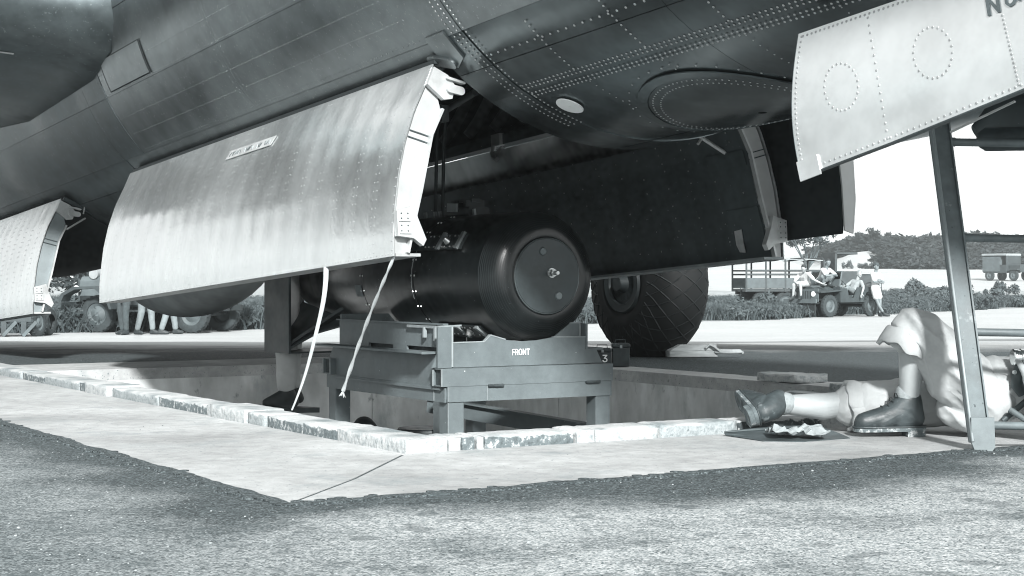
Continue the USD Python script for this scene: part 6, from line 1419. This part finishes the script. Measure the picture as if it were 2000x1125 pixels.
# low pale rise left of the hill
RX, RY = np.meshgrid(np.arange(20, 37, 1.5), np.arange(176, 230, 2.), indexing='ij'); setting('pale_rise', T(np.stack([RX, RY, ground_z(RX, RY) - .2 + 1.5 * sstep((RX - 20) / 10) * sstep((37 - RX) / 4) * sstep((RY - 176) / 24) + .5 * (meshkit.fbm(np.stack([RX * .2, RY * .2, RX * 0], -1), 3, 4) - .5)], -1).reshape(-1, 3), quads(*RX.shape)), M_ROAD, 'pale coral rise beyond the jeep', True)
pi = UsdGeom.PointInstancer.Define(stage, '/World/hill_scrub'); tag(pi.GetPrim(), 'dense dark scrub covering the hill', None, None, 'stuff'); P = []
for k in range(3):
    lf, _ = bush_mesh(400 + k, 420, 1.0, 1.2, .19); usdkit.mesh(stage, f'/World/hill_scrub/clump_{k}', lf, M_LEAF_D, smooth=False); P.append(f'/World/hill_scrub/clump_{k}')
r = np.random.default_rng(15); n = 7000; X = 36 + r.random(n) ** 1.2 * 110; Y = r.uniform(168, 222, n); pt = meshkit.fbm(np.stack([X * .14, Y * .14, 0 * X], -1), 3, 31)
keep = ((X > 42 + .12 * (Y - 172)) | ((Y > 203) & (X > 41))) & (pt > .32); X, Y, pt = X[keep], Y[keep], pt[keep]; n = len(X); s = r.uniform(.8, 1.9, n) * (0.6 + pt)
pi.CreatePrototypesRel().SetTargets([Sdf.Path(p) for p in P]); pi.CreatePositionsAttr(Vt.Vec3fArray.FromNumpy(np.stack([X, Y, hill_h(X, Y) - .1], -1).astype(np.float32))); pi.CreateProtoIndicesAttr(Vt.IntArray.FromNumpy(r.integers(0, 3, n).astype(np.int32)))
pi.CreateScalesAttr(Vt.Vec3fArray.FromNumpy(np.stack([s * 1.15, s * 1.15, s * .8], -1).astype(np.float32))); pi.CreateOrientationsAttr(Vt.QuathArray([Gf.Quath(math.cos(a / 2), 0, 0, math.sin(a / 2)) for a in r.uniform(0, 6.28, n)]))


def tree(name, label, base, h, spread, seed, n, size, trunk=.12, flat=False, group=None, m=None, lumps=14, low=.35):
    r = np.random.default_rng(seed); base = np.asarray(base, float); t = Thing(name, label, 'tree', base, group)
    cs = np.stack([r.normal(0, spread * .45, lumps), r.normal(0, spread * .45, lumps), h * (r.uniform(low, .92, lumps) if not flat else r.uniform(.78, .95, lumps))], -1); rad = np.stack([r.uniform(.18, .42, lumps) * spread, r.uniform(.18, .42, lumps) * spread, r.uniform(.10, .2, lumps) * h * (.5 if flat else 1)], -1)
    lf = leaves(n, cs, rad, size, r); lf.apply_translation(base); fork = np.array([.1, 0, h * low * .8])
    tr = [tube([base + [0, 0, -.3], base + fork * .5 + [.05, 0, 0], base + fork], [trunk * 1.3, trunk, trunk * .8], 9)]; t.part('trunk', tr, M_BARK, 40)
    for c in cs: q = base + lerp(fork, c, .5) + r.normal(0, .06, 3) * spread; t.part('limb', tube([base + fork, q, base + c, base + c + (c - fork) * .25], [trunk * .5, trunk * .3, trunk * .16, trunk * .05], 6), M_BARK, 40)
    t.part('crown', lf, m or M_LEAF_D, False); return t


def on_ground(px, Y): p = A(px, 600, Y); p[2] = ground_z(p[0], p[1]); return p


tree('broadleaf_tree', 'dark leafy tree rising between the rear door and the near bay door', on_ground(214, 58), 3.3, 1.7, 3, 2600, .10, low=.25)
tw = Thing('dead_sapling', 'bare crooked sapling left of the dark leafy tree', 'tree', on_ground(172, 57)); b = on_ground(172, 57)
tw.part('trunk', tube([b, A(168, 540, 57), A(160, 520, 57), A(150, 508, 57), A(143, 494, 57)], [.03, .02, .016, .012, .006], 6), M_BARK, 40); tw.part('limb', tube([A(166, 525, 57), A(163, 508, 57), A(152, 498, 57)], [.012, .008, .004], 6), M_BARK, 40)
tree('low_tree', 'spreading low tree with drooping leaves at the left of the dark tree', on_ground(165, 53), 1.75, 1.5, 9, 1500, .085, low=.55)
tree('flat_topped_tree', 'flat topped thin tree behind the slatted truck and far bay door', on_ground(1574, 96), 4.1, 1.9, 12, 900, .13, flat=True, m=M_LEAF, lumps=9, low=.5)
for k, (px, hh2, sp, lab) in enumerate([(1662, 2.3, 1.5, 'bushy tree on the bank top nearest the bay door'), (1688, 2.4, 1.7, 'dark round tree at the left end of the hill crest'), (1714, 3.0, 1.9, 'taller tree with wispy top on the left part of the hill crest'), (1736, 2.2, 1.7, 'low dark tree on the crest right of the wispy tree'), (1795, 1.6, 1.7, 'squat tree on the middle of the hill crest left of the ladder')]):
    Yh = 204 + k % 2 * 3; p = A(px, 500, Yh); p[2] = hill_h(np.array(p[0]), np.array(p[1])) - .2; tree('hill_tree', lab, p, hh2, sp, 60 + k, 700, .2, .08, lumps=9)
for k, (px, Yb, h, sp) in enumerate([(1655, 188, 1.3, 1.0), (1690, 184, 1.2, 1.2)]):
    p = A(px, 500, Yb); p[2] = hill_h(np.array(p[0]), np.array(p[1])) - .1; sc = h; copy_of(BUSH[k], 'shrub', ['small dark bush clinging to the bare coral bank, upper one', 'small dark bush at the foot of the bare coral bank'][k], p, k * 1.3, (sp, sp, sc), 'shrub')

# ------------------------------------------------------------------ loose chippings in the foreground
r = np.random.default_rng(33); n = 1500; Y = 2.6 + 5.5 * r.random(n) ** 1.5; X = r.uniform(-.34, .34, n) * Y; s_, u_ = X * S2[0] + Y * S2[1], X * U2[0] + Y * U2[1]; keep = (s_ < 1.86) | (u_ < 4.24) ; keep |= r.random(n) < .05
keep &= ~((s_ > 2.7) & (u_ > 5.2)); X, Y = X[keep], Y[keep]; ins = ((X * S2[0] + Y * S2[1]) > 1.87) & ((X * U2[0] + Y * U2[1]) > 4.26); st = []
ico = trimesh.creation.icosphere(0, 1.0)
for x, y, i in zip(X, Y, ins):
    k = ico.copy(); k.vertices = k.vertices * r.uniform(.6, 1.3, (12, 1)) * np.array([1, 1, .65]) * r.uniform(.0012, .0036) * (1 if r.random() < .95 else 1.8); k.apply_translation([x, y, (.001 if i else ground_z(x, y) + .001)]); st.append(k)
h = len(st) * 2 // 3
o = put_mesh('/World/chippings', st[:h], look('pale_stone', .34, .9, var=.3, scale=40), False).GetPrim(); tag(o, 'pale coral chippings strewn over the asphalt in front', None, None, 'stuff')
o = put_mesh('/World/dark_chippings', st[h:], look('dark_stone', .1, .9, var=.3, scale=40), False).GetPrim(); tag(o, 'dark tar chippings strewn over the asphalt in front', None, None, 'stuff')

# ------------------------------------------------------------------ thin sea haze
hz_ = usdkit.material(stage, '/World/Looks/haze_air', {'v': ('principled_volume', {'color': (.93, 1.0, 1.0), 'density': HAZE, 'anisotropy': .2})}, volume='v.volume')
o = put_mesh('/World/haze', trimesh.creation.box([1150, 1150, 36]).apply_translation([20, 190, 12.0]), hz_, False).GetPrim(); tag(o, 'thin bright humid haze over the airfield', None, None, 'stuff')
